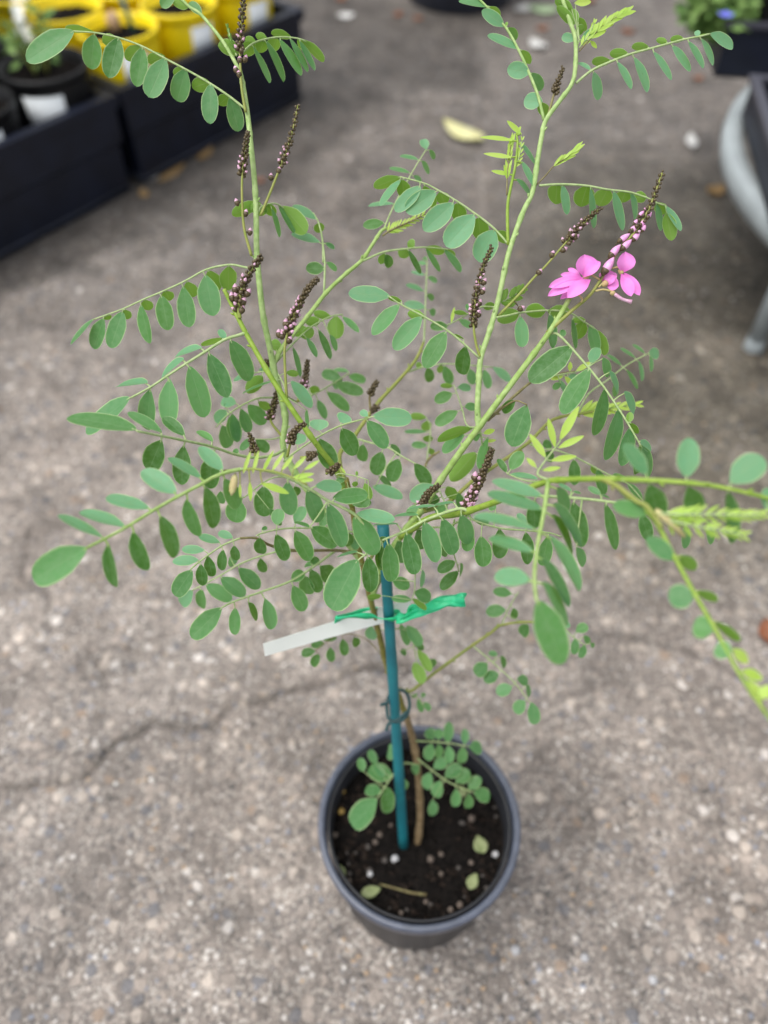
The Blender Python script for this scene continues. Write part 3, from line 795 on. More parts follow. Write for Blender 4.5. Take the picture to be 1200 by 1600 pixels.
leaf('P3', .401, .396, '775 1530 772 1300 790 1180 820 1040 835 900 828 845',
 '860 840 770 755 44 y;825 850 855 790 30 y;815 880 605 850 36 y;805 985 625 958 38 y;790 1090 672 1068 36 y;850 895 950 1018 34 b;862 1010 940 1160 46 b;825 1120 925 1225 40 b', .0009, mat=M_stem_lime)
folded('P3', .399, .397, '768 1220 770 1110 785 960 800 880', 7, 110, 26, 14, t0=.3, mat=M_twig)
folded('P3', .398, .396, '815 1060 845 980 862 880', 6, 60, 18, 30)
# ---- upper right
leaf('P4', .402, .398, '0 520 100 440 230 380 350 335 460 305 570 275 680 245 770 228 835 212',
 '110 450 150 622 64 b;90 440 15 388 30 b;215 378 100 395 58 u;325 335 215 335 60 u;455 295 348 300 52 u;570 265 503 248 38 u;670 238 590 250 44 u;820 212 770 228 16 u;770 225 748 192 34 b;'
 '255 385 345 555 50 b;360 355 455 568 62 b;480 320 600 495 48 b;600 285 718 440 56 b;700 258 795 425 46 b;780 240 865 402 46 b;835 212 982 292 66 b', .0007)
folded('P4', .402, .400, '20 320 60 275 150 180 250 110 310 80', 14, 120, 34, 24, t0=.35, mat=M_twig)
leaf('P4', .402, .403, '-5 330 5 300 20 250', '25 262 135 180 62 b;-10 252 -85 225 56 b;0 200 50 175 58 u;90 255 130 300 34 y;-15 160 -115 40 60 u;5 150 -30 60 60 u;10 110 60 190 50 u;-20 60 -130 0 60 u;-10 20 95 10 60 y', .0005)
folded('P4', .402, .401, '20 300 80 220 110 150', 5, 70, 24, 24)
folded('C', .401, .398, '112 870 160 820 195 780 260 735 300 700', 9, 90, 20, 18, t0=.5, mat=M_twig)
leaf('P4', .401, .405, '-230 1160 -100 1152 60 1160 200 1185 330 1200 440 1235 500 1265 560 1285',
 '-120 1155 -125 1270 120 u;-85 1155 -50 1338 62 b;70 1160 30 1285 125 u;90 1170 110 1425 50 b;200 1180 145 1285 115 u;235 1190 290 1440 66 b;310 1195 285 1265 105 u;340 1205 378 1370 46 b;440 1225 365 1240 72 u;'
 '500 1270 535 1440 50 b;510 1265 545 1340 76 u;555 1285 655 1442 52 b;565 1330 600 1500 86 u', .00065)
# ---- left side
leaf('Q1', .407, .414, '1290 170 1200 148 1110 135 970 165 840 235 700 300 580 350 450 410 340 450 270 475',
 '265 475 120 628 34;965 200 1012 452 142;825 270 862 524 114;690 330 728 542 108 d;562 385 608 626 88;446 430 368 652 108;330 470 258 660 92;'
 '1110 145 1105 288 112 u;985 172 1042 300 92 u;850 240 892 335 86 u;715 300 742 358 76 u;585 355 612 418 74 u;458 415 478 474 66 u;345 455 362 478 52 u', .0006)
leaf('Q1', .395, .380, '1230 555 1170 575 1080 605 960 680 840 755 740 820 620 900 500 965',
 '490 965 215 1182 124;1075 592 945 642 46 u;1090 600 1050 540 46 b;940 655 772 692 58 b;830 725 685 838 52 b;600 875 412 882 58 b;1120 610 1250 858 122;985 690 1102 962 128;865 770 962 1085 138;740 850 736 1142 124;620 915 592 1165 112', .00085, mat=M_rachis)
leaf('Q1', .430, .352, '1455 1290 1390 1325 1280 1340 1150 1320 1000 1270 840 1235 690 1205 540 1175',
 '530 1165 103 1070 124;690 1180 484 1050 78;835 1205 700 1090 78;1010 1240 913 1168 46;1170 1310 1140 1290 36;690 1232 605 1425 138 d;828 1265 812 1510 118 d;1005 1320 990 1535 126 d', .0009, mat=M_rachis)
leaf('S1', .349, .312, '1345 372 1270 388 1180 420 1100 465 940 550 790 635 630 735 490 810 390 860',
 '385 865 35 1065 195 t;485 800 203 665 72 b;625 735 338 640 88 b;775 618 503 553 94 b;940 520 724 378 122 b;1095 430 900 293 74 b;1230 380 1085 235 92 b;520 840 540 1112 98 d;675 760 752 1008 104 d;840 665 942 922 104 d;'
 '1010 560 1078 792 94 d;1120 480 1190 740 108 d;1240 430 1325 612 108', .00095, mat=M_stem)
leaf('Q2', .426, .450, '310 960 260 965 170 970 60 1020 -30 1085 -90 1150', '110 1010 217 1128 98 d;65 1035 117 1182 76;175 990 257 1045 56 u;10 1065 47 1242 74;35 1000 -60 985 72 b;-20 1050 -100 1110 78 b;0 1080 40 1235 92;-50 1140 -10 1280 92;-40 1020 10 1000 40 b', .0006)
leaf('Q2', .436, .432, '335 1205 260 1225 160 1225', '160 1228 238 1302 74 d;140 1220 60 1290 50', .0005)
# ---- centre
leaf('Q2', .430, .386, '335 1365 400 1310 550 1210 690 1140 830 1100 882 1086',
 '890 1080 1132 1096 118 b;855 1110 978 1278 108;695 1160 782 1322 118 d;555 1222 642 1412 122 d;548 1172 560 1102 122 b;690 1122 730 1070 100 b;860 1082 813 1050 46 b;415 1258 440 1190 100 b', .0006)
leaf('Q2', .454, .436, '800 1225 850 1240 990 1280 1070 1330 1160 1380', '830 1258 822 1366 76 d;945 1305 908 1448 102 d;1052 1350 1000 1488 102 d;1150 1375 1246 1512 92 d;1000 1258 1060 1322 44;925 1460 1010 1520 46;890 1520 1075 1592 74 b', .0006)
leaf('Q2', .425, .495, '310 930 400 985 440 985 510 950 620 890 700 840 740 810', '690 842 572 812 72;655 880 830 935 80 d;740 830 848 858 58;602 930 742 1042 74 d;545 980 597 1097 54;490 910 557 925 52 u;740 805 640 790 34;700 850 640 900 60', .0006)
leaf('Q2', .418, .424, '345 960 335 890 275 800 150 810', '380 862 512 1022 80 b;480 1040 480 1152 32;350 805 425 822 44 u;200 830 106 932 92 u;150 800 20 860 38 b;180 790 280 800 38 b;280 860 70 930 18', .0005)
leaf('Q2', .424, .44, '290 740 380 640 440 580 510 520 620 460 700 445', '320 640 248 640 80 u;440 585 520 545 74 u;490 535 385 560 74 u;560 480 470 500 66 u;630 460 520 440 54 u;660 455 665 597 108 u;475 590 537 712 46;550 540 627 722 54;620 570 668 670 40;700 460 802 556 50;390 650 442 832 40', .0006)
leaf('Q3', .432, .440, '-130 110 0 55 140 35 260 25 370 35 400 40', '10 70 42 152 62 d;5 65 -22 128 54 u;150 40 224 192 44 d;150 40 100 88 74 u;260 30 348 178 44;260 25 370 62 58 u;190 22 150 -8 62 u;375 40 482 178 54;380 40 442 88 48 u', .0006)
leaf('Q3', .478, .505, '250 620 255 480 262 300 270 110', '250 300 138 260 38 b;255 200 170 182 28 b;265 130 215 120 28;285 420 322 442 46;258 402 128 375 54 b;265 110 250 85 30;275 210 330 240 34;268 320 310 350 40', .0006)
leaf('Q3', .403, .397, '600 720 430 570 270 470 110 385 35 335', '35 330 -220 310 104 b;96 385 -75 568 92;236 460 62 662 116;385 555 252 775 124;510 645 486 817 100 d;112 362 28 342 34 u;255 460 148 440 64 u;500 600 430 570 18 u', .0006)
leaf('Q3', .402, .452, '705 400 600 400 480 470 370 525', '520 440 440 430 30 u;470 480 545 520 44;400 520 290 520 60 d;540 430 520 380 40;620 400 690 390 50 u;420 500 440 400 30 y', .0005)
folded('Q3', .402, .425, '715 380 790 340 850 300', 6, 90, 34, 50, kind='u')
leaf('Q3', .402, .425, '700 465 780 450 850 435 1010 420 1150 430 1250 490 1330 545',
 '842 432 712 482 94 u;850 455 866 648 88;1010 418 885 432 94 u;1025 425 1155 432 84 u;1035 440 1055 655 74;1175 470 1195 660 40;1250 490 1200 600 92 u;1260 482 1180 482 44 u;1285 510 1332 690 74;1335 545 1378 700 72 u', .0006)
leaf('Q4', .402, .392, '75 562 140 580 290 745 400 880 490 1010 560 1120 630 1240',
 '215 648 -48 862 152;325 785 153 1062 128;420 905 363 1202 98;510 1030 440 1357 108;580 1150 530 1392 92;640 1262 625 1440 80 d;335 750 375 648 74 b;405 715 450 832 60;445 800 502 932 44 b;540 930 602 1057 54 b;572 1122 576 1055 48 u;582 1122 622 1192 44 u;640 1236 715 1292 54 b;650 1270 705 1460 76;155 585 160 540 40', .0007)
leaf('Q4', .448, .468, '250 1060 320 940 430 860 560 760 690 690', '695 682 757 695 70 b;610 715 518 658 24;672 690 594 633 24;525 765 438 695 26;555 790 622 912 34;630 735 656 862 30;702 700 716 802 30;480 880 490 960 40', .0006)
leaf('Q4', .424, .43, '100 830 230 805 300 790', '200 800 205 742 38 y;240 800 335 742 46 y;160 832 84 850 38 y;170 832 226 897 44 y;190 840 250 830 40 b;150 880 92 905 44;130 850 185 955 40 b', .0005)
folded('Q4', .446, .449, '240 1070 330 1045 460 1030 600 1010', 9, 120, 36, 26)
leaf('Q3', .411, .402, '700 1070 740 1030 820 985 892 1008', '892 1012 795 1268 158;820 985 742 1054 68 d', .0006, mat=M_twig)
leaf('Q3', .412, .460, '590 1150 520 1140 490 1040 460 950 435 885', '430 892 355 892 34 u;460 902 547 902 52 b;425 940 318 988 74 d;460 1050 322 1132 78 d;505 1022 577 1022 54', .0005)
leaf('Q3', .476, .484, '150 805 240 775 360 755 500 760 680 775', '270 775 292 867 64 d;375 765 417 882 68 d;240 765 200 765 44 u;355 760 350 812 44 u;530 785 562 882 64;625 790 657 907 56;680 775 792 862 54 b', .0006)
leaf('Q3', .482, .49, '265 1390 275 1300 290 1200 285 1130 262 1090', '265 1090 163 1080 48 u;272 1110 260 1172 64 u;265 1180 128 1180 34;270 1265 173 1260 48;282 1200 270 1242 64 u;292 1280 297 1322 44 u', .0005)
leaf('Q3', .420, .430, '600 1160 610 1230 620 1330', '552 1158 333 1232 80 u;502 1198 363 1302 80;575 1310 417 1482 116 u;652 1213 590 1412 66;655 1270 662 1332 64 d;622 1190 692 1165 48 y;640 1240 700 1230 30 y;600 1180 560 1230 50', .0006)
leaf('S3', .421, .428, '560 640 530 560 495 475', '482 475 323 562 116 b;430 585 497 540 80 d;555 480 602 562 74 u;622 520 642 612 54 d;400 600 300 650 60;560 600 480 640 50', .0005)
# ---- lower centre
leaf('S3', .383, .385, '700 640 620 620 420 690 300 755 140 820',
 '185 835 206 1072 112;300 770 355 1028 118;410 705 490 952 114;525 680 600 906 118;640 655 690 836 108;250 715 73 716 20 b;372 660 218 655 34 b;482 605 298 616 26 b;602 580 470 595 24 b;155 850 130 992 66 d;180 800 100 850 50', .0009)
leaf('S3', .386, .436, '690 660 560 730 400 740 260 800', '250 815 278 957 94 d;372 745 402 872 84 d;545 830 530 922 56 d;690 752 680 886 84;340 770 290 800 40;470 800 440 900 60 d', .0006)
leaf('S3', .386, .405, '690 655 720 690 880 740 1045 755 1190 770 1270 795', '765 790 786 982 114 d;880 745 886 928 104 d;1045 768 1060 967 88 d;1185 790 1150 977 92 d;1060 725 995 650 50 b;720 690 815 700 62;860 620 820 600 60 d;700 700 640 690 30', .0006)
leaf('S3', .396, .432, '600 690 590 770 595 890 615 960 628 1010', '605 950 497 1012 78 d;625 1010 513 1122 78 d;638 960 640 1047 28;590 900 560 860 30', .0005)
leaf('S3', .438, .452, '290 790 345 870 360 960 355 1030 350 1140 330 1190', '400 1000 400 1112 38 b;352 1142 452 1182 92;210 1062 320 1108 82;330 1190 210 1180 50;140 1160 60 1180 40 u;340 1180 420 1250 40 u', .0005)
leaf('S2', .385, .348, '1170 815 1090 740 1010 650 850 570 740 500 560 410 400 372 300 372',
 '1032 650 1265 690 88 b;880 555 1097 530 104;768 478 936 480 84 b;1012 672 1162 902 144;850 590 948 857 116;722 502 802 702 114;600 452 612 662 118;740 740 640 700 30', .0009)
leaf('S2', .392, .380, '1170 815 1120 870 1080 910', '1032 940 872 1247 208;1100 920 1122 1142 108 d;1035 890 908 912 28 b;1160 850 1200 1000 90 d', .0008)
leaf('S2', .440, .405, '1025 770 850 735 740 740 640 740 530 750 430 775 400 790', '645 760 738 942 108 d;525 780 592 942 94 d;425 800 430 907 82 d;645 715 700 608 78;530 722 545 620 84;435 752 470 735 28;745 737 905 852 116 d;960 770 988 850 74 d;800 740 860 640 60;1040 800 1010 870 60', .0006)
leaf('S2', .408, .400, '300 805 270 815 180 855 60 940 0 990 -10 1000', '265 850 276 942 62 d;195 875 182 1007 64 d;100 915 126 1042 72 d;55 965 66 1102 76 d;0 1005 -112 1165 114;255 802 163 765 54 b;175 832 43 790 54 b;80 880 -62 872 58 b;40 940 -122 946 68 b', .0006)
leaf('S2', .430, .450, '600 880 560 880 400 925 290 970 180 1035 0 1130', '430 930 446 1022 64 d;290 990 422 1117 100;180 1050 332 1162 100;90 1095 247 1192 90;65 1125 55 1242 70;235 920 262 972 66 b;5 1130 -76 1222 92 b', .0006)
leaf('S2', .448, .422, '900 878 790 960 620 1070 430 1140 260 1200 190 1235', '185 1240 -5 1425 128;270 1240 266 1407 74;350 1205 407 1312 48 d;455 1180 502 1372 90;630 1100 702 1257 100;625 1075 692 1008 74 d;715 1040 720 1157 100 d;740 1000 802 1142 84 d;800 980 882 1062 114 d;740 960 792 930 54 d;790 960 700 970 40', .0008)
leaf('S2', .436, .405, '660 440 540 420 440 460 300 560 200 520', '450 480 450 667 128 d;290 560 270 705 134 d;180 510 182 592 56;640 480 660 540 60 d;480 620 560 720 50', .0005)
leaf('S2', .415, .404, '964 432 900 412 930 400 1020 415 1100 440', '970 430 945 482 54 u;1080 460 1112 562 56 u;1030 450 1010 482 36 u;960 400 930 360 20 y;1030 415 1030 385 18 u;1110 560 1060 600 60 d;1000 590 1120 580 60 d;960 430 900 450 40', .0004)
# ---- foreground young leaf over the centre
leaf('S2', .350, .345, '200 385 300 378 400 372 560 400 720 470', '320 400 366 262 34 y;380 400 417 258 34 y;440 392 507 258 34 y;500 384 572 268 34 y;560 380 632 288 36 y;632 374 712 293 38 y;700 378 795 318 36 y;'
 '430 460 605 522 62 y;362 450 366 572 38 y;300 460 302 552 26 y;620 430 760 400 44 y;640 440 760 440 44 y', .0007, mat=M_stem_olive)
# ---- right: trifoliate new leaf and neighbours
leaf('S4', .330, .362, '470 440 400 405 440 330 510 240 542 195', '450 300 352 153 62 y;510 240 468 57 58 y;540 190 655 -18 76 y;530 240 688 165 58 y;480 320 642 290 54 y;430 380 542 362 42 y;392 362 332 303 42 y', .0006)
leaf('S4', .333, .372, '465 450 330 445 212 402', '232 376 302 263 86 d;206 395 152 308 44 d;222 408 400 432 42 b', .0005, mat=M_rachis)
leaf('S4', .440, .446, '350 215 430 250 500 250 640 300 850 410 960 460 1060 570', '625 312 632 472 76 d;770 370 822 532 68 d;740 350 765 402 44 u;870 412 952 422 28;960 460 1052 562 50;432 228 485 212 66 d;440 272 502 312 64 d;1045 690 1105 802 66 d', .0006)
leaf('S4', .354, .345, '260 525 430 540 600 550 800 570 1000 600 1200 635 1400 660', '378 565 382 742 106 d;620 580 682 857 116 d;820 590 897 872 90 d;615 510 533 463 30 b;622 515 668 520 18;795 530 716 483 40;800 537 850 552 18;1048 655 1102 818 84 d;1319 724 1327 864 58;1463 700 1488 836 54;640 860 690 975 62', .0008)
leaf('S4', .330, .288, '468 440 440 640 400 850 380 1050 392 1190', '400 1195 562 1592 196;430 540 118 448 94 b;430 620 88 528 94 b;390 750 -2 680 78 b;370 890 98 808 90 b;355 1070 128 1030 124 b;500 590 682 842 86;490 660 642 922 66;470 790 682 1124 100;420 920 612 1224 90;430 1080 602 1335 92;522 490 590 640 84', .0010, mat=M_stem)
leaf('S5', .300, .286, '250 312 385 310 600 325 830 360 1043 405', '385 282 258 118 84 b;600 296 615 86 120 b;838 330 1015 188 154 b;395 336 452 522 128 d;605 350 662 505 114 d;820 380 852 655 94 d;1040 480 1065 360 100 b', .0007)
leaf('S5', .300, .262, '220 340 300 420 420 520 540 740 650 940 760 1130 890 1370 1060 1620', '390 500 203 448 88;530 745 388 628 94;640 940 503 952 134;750 1130 636 1108 128;842 1262 758 1218 104;568 722 646 802 74 u;660 912 762 972 58 u;755 1082 884 1188 60 u;850 1230 935 1305 84 y;900 1350 1015 1392 84 y;1000 1500 1060 1430 92 y;930 1400 1010 1520 90 y', .0010, mat=M_stem_lime)
folded('S5', .292, .276, '430 490 520 500 620 500 780 500 900 505 1000 500', 13, 120, 28, 34, t0=.15, both=True, rr=.0005)
folded('S5', .293, .280, '440 495 540 540 680 570 800 590 900 610', 10, 105, 28, 42, t0=.15, both=True, rr=.0005)
# ---- low leaves over the pot
leaf('S6', .570, .548, '772 1020 690 1010 660 1040 620 1080 520 1225', '515 1230 363 1402 144;542 1190 443 1173 76;580 1160 582 1322 90 d;610 1085 458 1058 112;662 950 578 948 84;510 1020 470 928 54;430 1062 408 978 56;670 1100 672 1192 80;560 1100 500 1010 60;640 1010 600 890 50', .0006)
leaf('S7', .566, .560, '0 1030 130 1035 240 1045 370 1065', '150 1020 110 958 74;182 1020 182 956 64;240 1040 246 918 64;345 1050 346 956 52;372 1070 452 1076 84;140 1050 108 1152 74;240 1060 252 1172 66;330 1070 326 1172 66;182 1050 182 1132 54', .0005)
leaf('S7', .572, .560, '40 1130 60 1150 200 1260 290 1310 390 1350', '400 1355 502 1382 90;370 1330 442 1258 76;290 1290 372 1218 90;222 1255 322 1188 86;152 1200 232 1148 74;130 1230 98 1332 74;195 1280 158 1382 76;290 1330 286 1442 66;370 1360 366 1452 60;140 1400 150 1502 66;60 1180 20 1230 60', .0005)
leaf('S7', .506, .498, '575 308 620 200 680 100', '640 110 523 95 64;600 210 478 226 80;650 200 656 267 50 d;742 302 698 372 76', .0005)
leaf('S7', .513, .505, '400 440 520 540 660 670 745 785', '485 546 412 618 90;555 610 462 652 80;640 690 543 732 80;722 780 658 852 80;760 790 788 927 80;672 640 738 662 66;730 680 752 752 34;550 492 493 480 38;570 500 597 572 40', .0005)
leaf('S7', .502, .495, '790 290 940 320 1010 370 1090 430', '1040 350 1112 308 66;1035 390 1030 492 56;1095 430 1068 512 50;1090 370 1122 422 40;1130 420 1152 442 30;960 320 1000 300 40 b', .0005)
leaf('S6', .512, .495, '590 420 540 330 440 230 300 200 200 250 130 310', '265 230 168 215 56 d;190 265 103 268 56 d;132 310 43 326 60 d;155 330 112 402 60 d;225 285 231 377 58 d;300 235 317 337 60 d;370 225 397 277 56 d;330 190 293 190 28 d', .0004, mat=M_twig)
leaf('S6', .490, .512, '580 190 640 170 720 200 760 350 790 520', '660 140 712 272 56;700 150 792 272 76;750 270 812 292 44 d;770 300 852 432 60 u;750 380 802 512 80 u;850 360 882 402 50 d;480 150 482 242 76 b;660 310 702 322 44', .0005)
leaf('S6', .530, .535, '720 575 770 600 800 640 830 680', '760 600 745 580 40;770 610 800 690 44;800 600 810 570 30;810 630 850 680 40', .0004)

# the 300 leaflets that show largest stand alone, the rest are one mass
LEAFLETS.sort(key=lambda q: -q[0])
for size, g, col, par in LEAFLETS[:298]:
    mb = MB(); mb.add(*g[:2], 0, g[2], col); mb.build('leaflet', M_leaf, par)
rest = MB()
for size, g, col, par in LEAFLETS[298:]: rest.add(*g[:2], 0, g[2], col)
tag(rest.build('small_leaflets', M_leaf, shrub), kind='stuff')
print('LEAFLETS', len(LEAFLETS))

# ---- flower spikes
def bud(mb, p, d, L, r, pink, mats=(0, 1)):
    """calyx cup with the folded petals showing at its mouth"""
    d = Vector(d).normalized()
    mb.blob(p, d * (L * .62), r, 6, 4, mats[0], lambda u: math.sin(math.pi * (.12 + .6 * u)))
    if pink > 0: mb.blob(p + d * (L * .40), d * (L * .6), r * .82, 6, 4, mats[1], lambda u: math.sin(math.pi * (.35 + .62 * u)))
def spike(reg, z0, z1, axis_s, t0, n, size, pinkto=.45, extra='', rr=.0007, mat=None, pinkfrac=.42, name='flower_spike'):
    pts = zlerp(path2d(reg, axis_s), z0, z1); sm = smooth_path(pts, 8); m = len(sm) - 1
    wp = [P(*q) for q in sm]
    mb = MB(); mb.tube(wp, [rr * (1.1 - .6 * i / m) for i in range(m + 1)], 7)
    o = mb.build(name, mat or M_stem_olive, shrub)
    r_ = random.Random(int(pts[0][0] * 3 + pts[0][1])); bb = MB(); z = (z0 + z1) / 2; s = size / REG[reg][2] * z / FPX
    for i in range(n):
        f = i / max(1, n - 1); fi = (t0 + (1 - t0) * f) * m; j = min(m - 1, int(fi)); p = wp[j].lerp(wp[j + 1], fi - j)
        ax = (wp[j + 1] - wp[max(0, j - 1)]).normalized(); a = ax.orthogonal().normalized(); b = ax.cross(a); q = i * 2.399 + r_.uniform(-.3, .3)
        out = a * math.cos(q) + b * math.sin(q); k = s * (1.12 - .42 * f) * r_.uniform(.85, 1.15)
        bud(bb, p + out * (rr * .7), out * (.8 - .35 * f) + ax * (.55 + .5 * f), k * 1.15, k * .35, 1 if (f < pinkto and r_.random() < pinkfrac) else 0)
    for it in extra.split(';'):
        q = nums(it)
        if len(q) < 2: continue
        x, y = cv(reg, q[0], q[1]); i = min(range(m + 1), key=lambda i: (sm[i][0] - x) ** 2 + (sm[i][1] - y) ** 2)
        p = P(x, y, sm[i][2]); ax = (wp[min(m, i + 1)] - wp[max(0, i - 1)]).normalized()
        bb.tube([wp[i], wp[i].lerp(p, .7) - ax * s * .2], [.0004, .0003], 5)
        bud(bb, p - ax * (s * .75), ax * .9 + (p - wp[i]).normalized() * .3, s * 1.5, s * .55, 1)
    c = bb.build('buds', [M_budbrown, M_budpink], o); c['kind'] = 'stuff'
    return o
spike('P2', .3975, .392, '335 700 312 560 302 420 300 300 308 150 320 0 326 -60', .45, 54, 34, .3, '300 372;325 365;282 432;300 460')
spike('P2', .400, .392, '372 1600 325 1420 312 1200 318 1050 335 920 348 830', .52, 46, 33, .55, '288 1262;330 1330;354 1448')
spike('P2', .404, .404, '430 1345 490 1200 560 1020 620 850 662 660', .46, 44, 33, .4, '502 1106;544 1062')
spike('Q2', .393, .388, '60 470 52 400 68 300 100 220 150 140 190 88', .12, 46, 42, .75, '40 285;100 305;62 410;50 345;20 335;72 360', .0009)
spike('Q2', .400, .392, '352 975 342 800 340 650 370 520 430 380 490 280 540 228', .42, 70, 38, .5, '330 575;362 600;355 500;380 508;312 565')
spike('Q2', .432, .440, '420 990 450 900 470 830 482 740', .3, 46, 32, .2)
spike('Q2', .430, .424, '330 1215 262 1130 252 1080 275 1000 290 940 300 890', .3, 44, 32, .35)
spike('Q2', .440, .436, '265 800 235 780 228 735', .3, 16, 30, .0)
spike('Q2', .460, .462, '875 1040 870 960 890 910 915 868', .35, 26, 30, .0, mat=M_twig)
spike('Q2', .459, .455, '930 1000 905 1030 885 1052', .2, 18, 30, .0, mat=M_twig)
spike('Q2', .396, .384, '355 1335 375 1250 400 1180 462 1128', .3, 44, 34, .25)
spike('Q2', .385, .382, '155 1330 150 1290 120 1195', .3, 26, 34, .1)
spike('Q2', .395, .388, '440 1340 480 1335 530 1318', .5, 22, 34, .1)
spike('Q2', .392, .386, '600 1440 640 1415 672 1388', .15, 28, 34, .0)
spike('Q3', .403, .394, '600 710 575 630 560 500 575 330 615 160 672 28', .36, 62, 34, .62, '585 440;590 370;610 295;550 420;620 238;585 270')
spike('C', .404, .398, '-70 1485 20 1395 105 1300 155 1250 250 1140 330 1050 412 978', .66, 44, 26, .55, '195 1195;240 1165;130 1275;295 1105;280 1095;40 1440')
spike('P3', .402, .400, '1022 745 1045 650 1065 580 1085 520 1118 425', .45, 34, 30, .0, mat=M_twig)
spike('S3', .400, .384, '690 660 685 590 735 490 790 370 832 258', .12, 96, 46, .55, '715 548;690 570;740 420')
spike('S3', .415, .404, '420 640 405 590 430 530 492 478', .2, 54, 38, .15)
# flowering spike with big pink buds
FZ = .396
fs_o = spike('FL', .400, .392, '80 1420 280 1240 460 1080 600 860 700 700 820 570 930 400 1000 230 1062 55', .62, 40, 46, .12, '', .0009, name='flower_spike')
for q in ('615 770 708 665 62', '715 708 803 622 56', '690 642 788 572 52', '808 632 872 562 52', '785 562 862 498 52', '868 522 916 442 48', '885 555 922 498 42', '862 432 908 378 40', '922 452 972 388 42', '908 382 948 338 38', '820 492 858 448 34', '958 330 1000 280 36', '560 912 652 772 78'):
    v = nums(q); b = P(*cv('FL', v[0], v[1]), FZ - .001); t = P(*cv('FL', v[2], v[3]), FZ - .002); d = t - b; r = v[4] / 5.4545 * FZ / FPX / 2
    mb = MB()
    mb.blob(b - d * .12, d * .52, r * .95, 8, 5, 0, lambda u: math.sin(math.pi * (.10 + .62 * u)))
    mb.blob(b + d * .12, d * .88, r, 8, 6, 1, lambda u: math.sin(math.pi * (.28 + .70 * u)) ** .9)
    mb.tube([b - d * .1, b - d * .3], [.0004, .0004], 5, 0)
    mb.build('bud', [M_budbrown, M_budmag], fs_o)

def petal(name, q, parent, dz0=0, dz1=0, fold=.35, bend=.25, kind='t'):
    v = nums(q); b = P(*cv('FL', v[0], v[1]), FZ + dz0); t = P(*cv('FL', v[2], v[3]), FZ + dz1); W = v[4] / 5.4545 * FZ / FPX
    g = leaflet_geo(b, t, W * 1.02, .35, kind, None, fold, bend, 1.3, 14, 1.85, .055)
    mb = MB(); mb.add(*g[:2], 0, g[2]); return mb.build(name, M_petal, parent)
def flower(petals, peds, calyx):
    mb = MB()
    for s_ in peds:
        v = nums(s_); pp = [P(*cv('FL', v[i], v[i + 1]), FZ) for i in range(0, len(v), 2)]
        mb.tube(smooth3(pp), .00045, 6)
    v = nums(calyx); b = P(*cv('FL', v[0], v[1]), FZ); t = P(*cv('FL', v[2], v[3]), FZ)
    mb.blob(b, t - b, v[4] / 5.4545 * FZ / FPX / 2, 8, 5, 0, lambda u: math.sin(math.pi * (.15 + .55 * u)))
    o = mb.build('flower', M_ped, shrub)
    for nm, s_, z_0, z_1, fo, be, k in petals: petal(nm, s_, o, z_0, z_1, fo, be, k)
    return o
def smooth3(pts): return [Vector(q) for q in smooth_path([tuple(p) for p in pts], 4)]
flower([('standard_petal', '395 940 415 757 190', 0, -.004, .5, .25, 't'), ('standard_lobe', '390 945 526 808 100', -.001, -.005, .4, .2, 't'), ('wing_petal', '385 950 203 918 58', 0, -.001, .3, .1, 't'),
        ('wing_petal', '395 950 112 1008 92', -.001, -.003, .35, .2, 't'), ('keel_petal', '400 965 98 1085 96', -.001, -.002, .5, .15, 't'), ('wing_petal', '450 965 262 1095 120', -.002, -.005, .35, .2, 't'),
        ('keel_petal', '440 985 200 1115 70', .001, .001, .5, .15, 't'), ('standard_lobe', '370 940 262 868 52', .001, .002, .3, .1, 't')],
       ['400 950 450 925 530 965', '372 1160 380 1130 350 1095'], '440 930 390 955 50')
flower([('standard_petal', '725 905 762 740 158', 0, -.005, .55, .3, 't'), ('wing_petal', '712 915 800 1098 104', -.001, -.003, .45, .12, 't'), ('wing_petal', '735 905 872 1088 88', 0, -.002, .45, .15, 't'), ('keel_petal', '725 915 840 1080 60', .001, .001, .5, .1, 't')],
       ['630 868 690 862 715 905'], '690 880 725 915 42')
flower([('standard_petal', '560 1015 650 890 130', .003, .002, .5, .3, 't'), ('wing_petal', '580 1000 690 1015 110', .002, 0, .45, .2, 't'), ('keel_petal', '590 1020 640 920 90', .001, 0, .4, .2, 't'), ('wing_petal', '555 960 540 905 50', .002, .002, .3, .1, 't')],
       ['520 1030 550 1000 565 985'], '550 1020 590 985 56')
# spent flower: the young pod left on its stalk
mb = MB(); pp = [P(*cv('FL', x, y), FZ - .001) for x, y in ((495, 1062), (560, 1050), (630, 1065), (650, 1085))]
mb.tube(smooth3(pp), .0005, 6)
b = P(*cv('FL', 615, 1085), FZ - .001); t = P(*cv('FL', 665, 1075), FZ - .001); mb.blob(b, t - b, .0013, 8, 4, 0)
pp = [P(*cv('FL', x, y), FZ - .001) for x, y in ((655, 1088), (720, 1130), (800, 1155))]
mb.tube(smooth3(pp), [.0009, .0009, .0009, .0009, .0008, .0008, .0008, .0010, .0012], 7, 1)
mb.build('young_pod', [M_ped, M_budpink], shrub)

# small stipules and the cut end caps on the stems
mb = MB(); mb.blob(P(*cv('S2', 272, 395), .349), P(*cv('S2', 245, 540), .349) - P(*cv('S2', 272, 395), .349), .0019, 8, 5)
mb.build('dry_bract', pmat('bract_cream', (0.52, 0.50, 0.24), .6, .3, col2=(0.45, 0.36, 0.18), nscale=300), shrub)
mb = MB()
pp = [P(*cv('S5', x, y), .292) for x, y in ((430, 480), (500, 530), (590, 620))]
mb.tube(pp, [.0012, .0016, .0008], 7); mb.build('dry_bract', bpy.data.materials['bract_cream'], shrub)

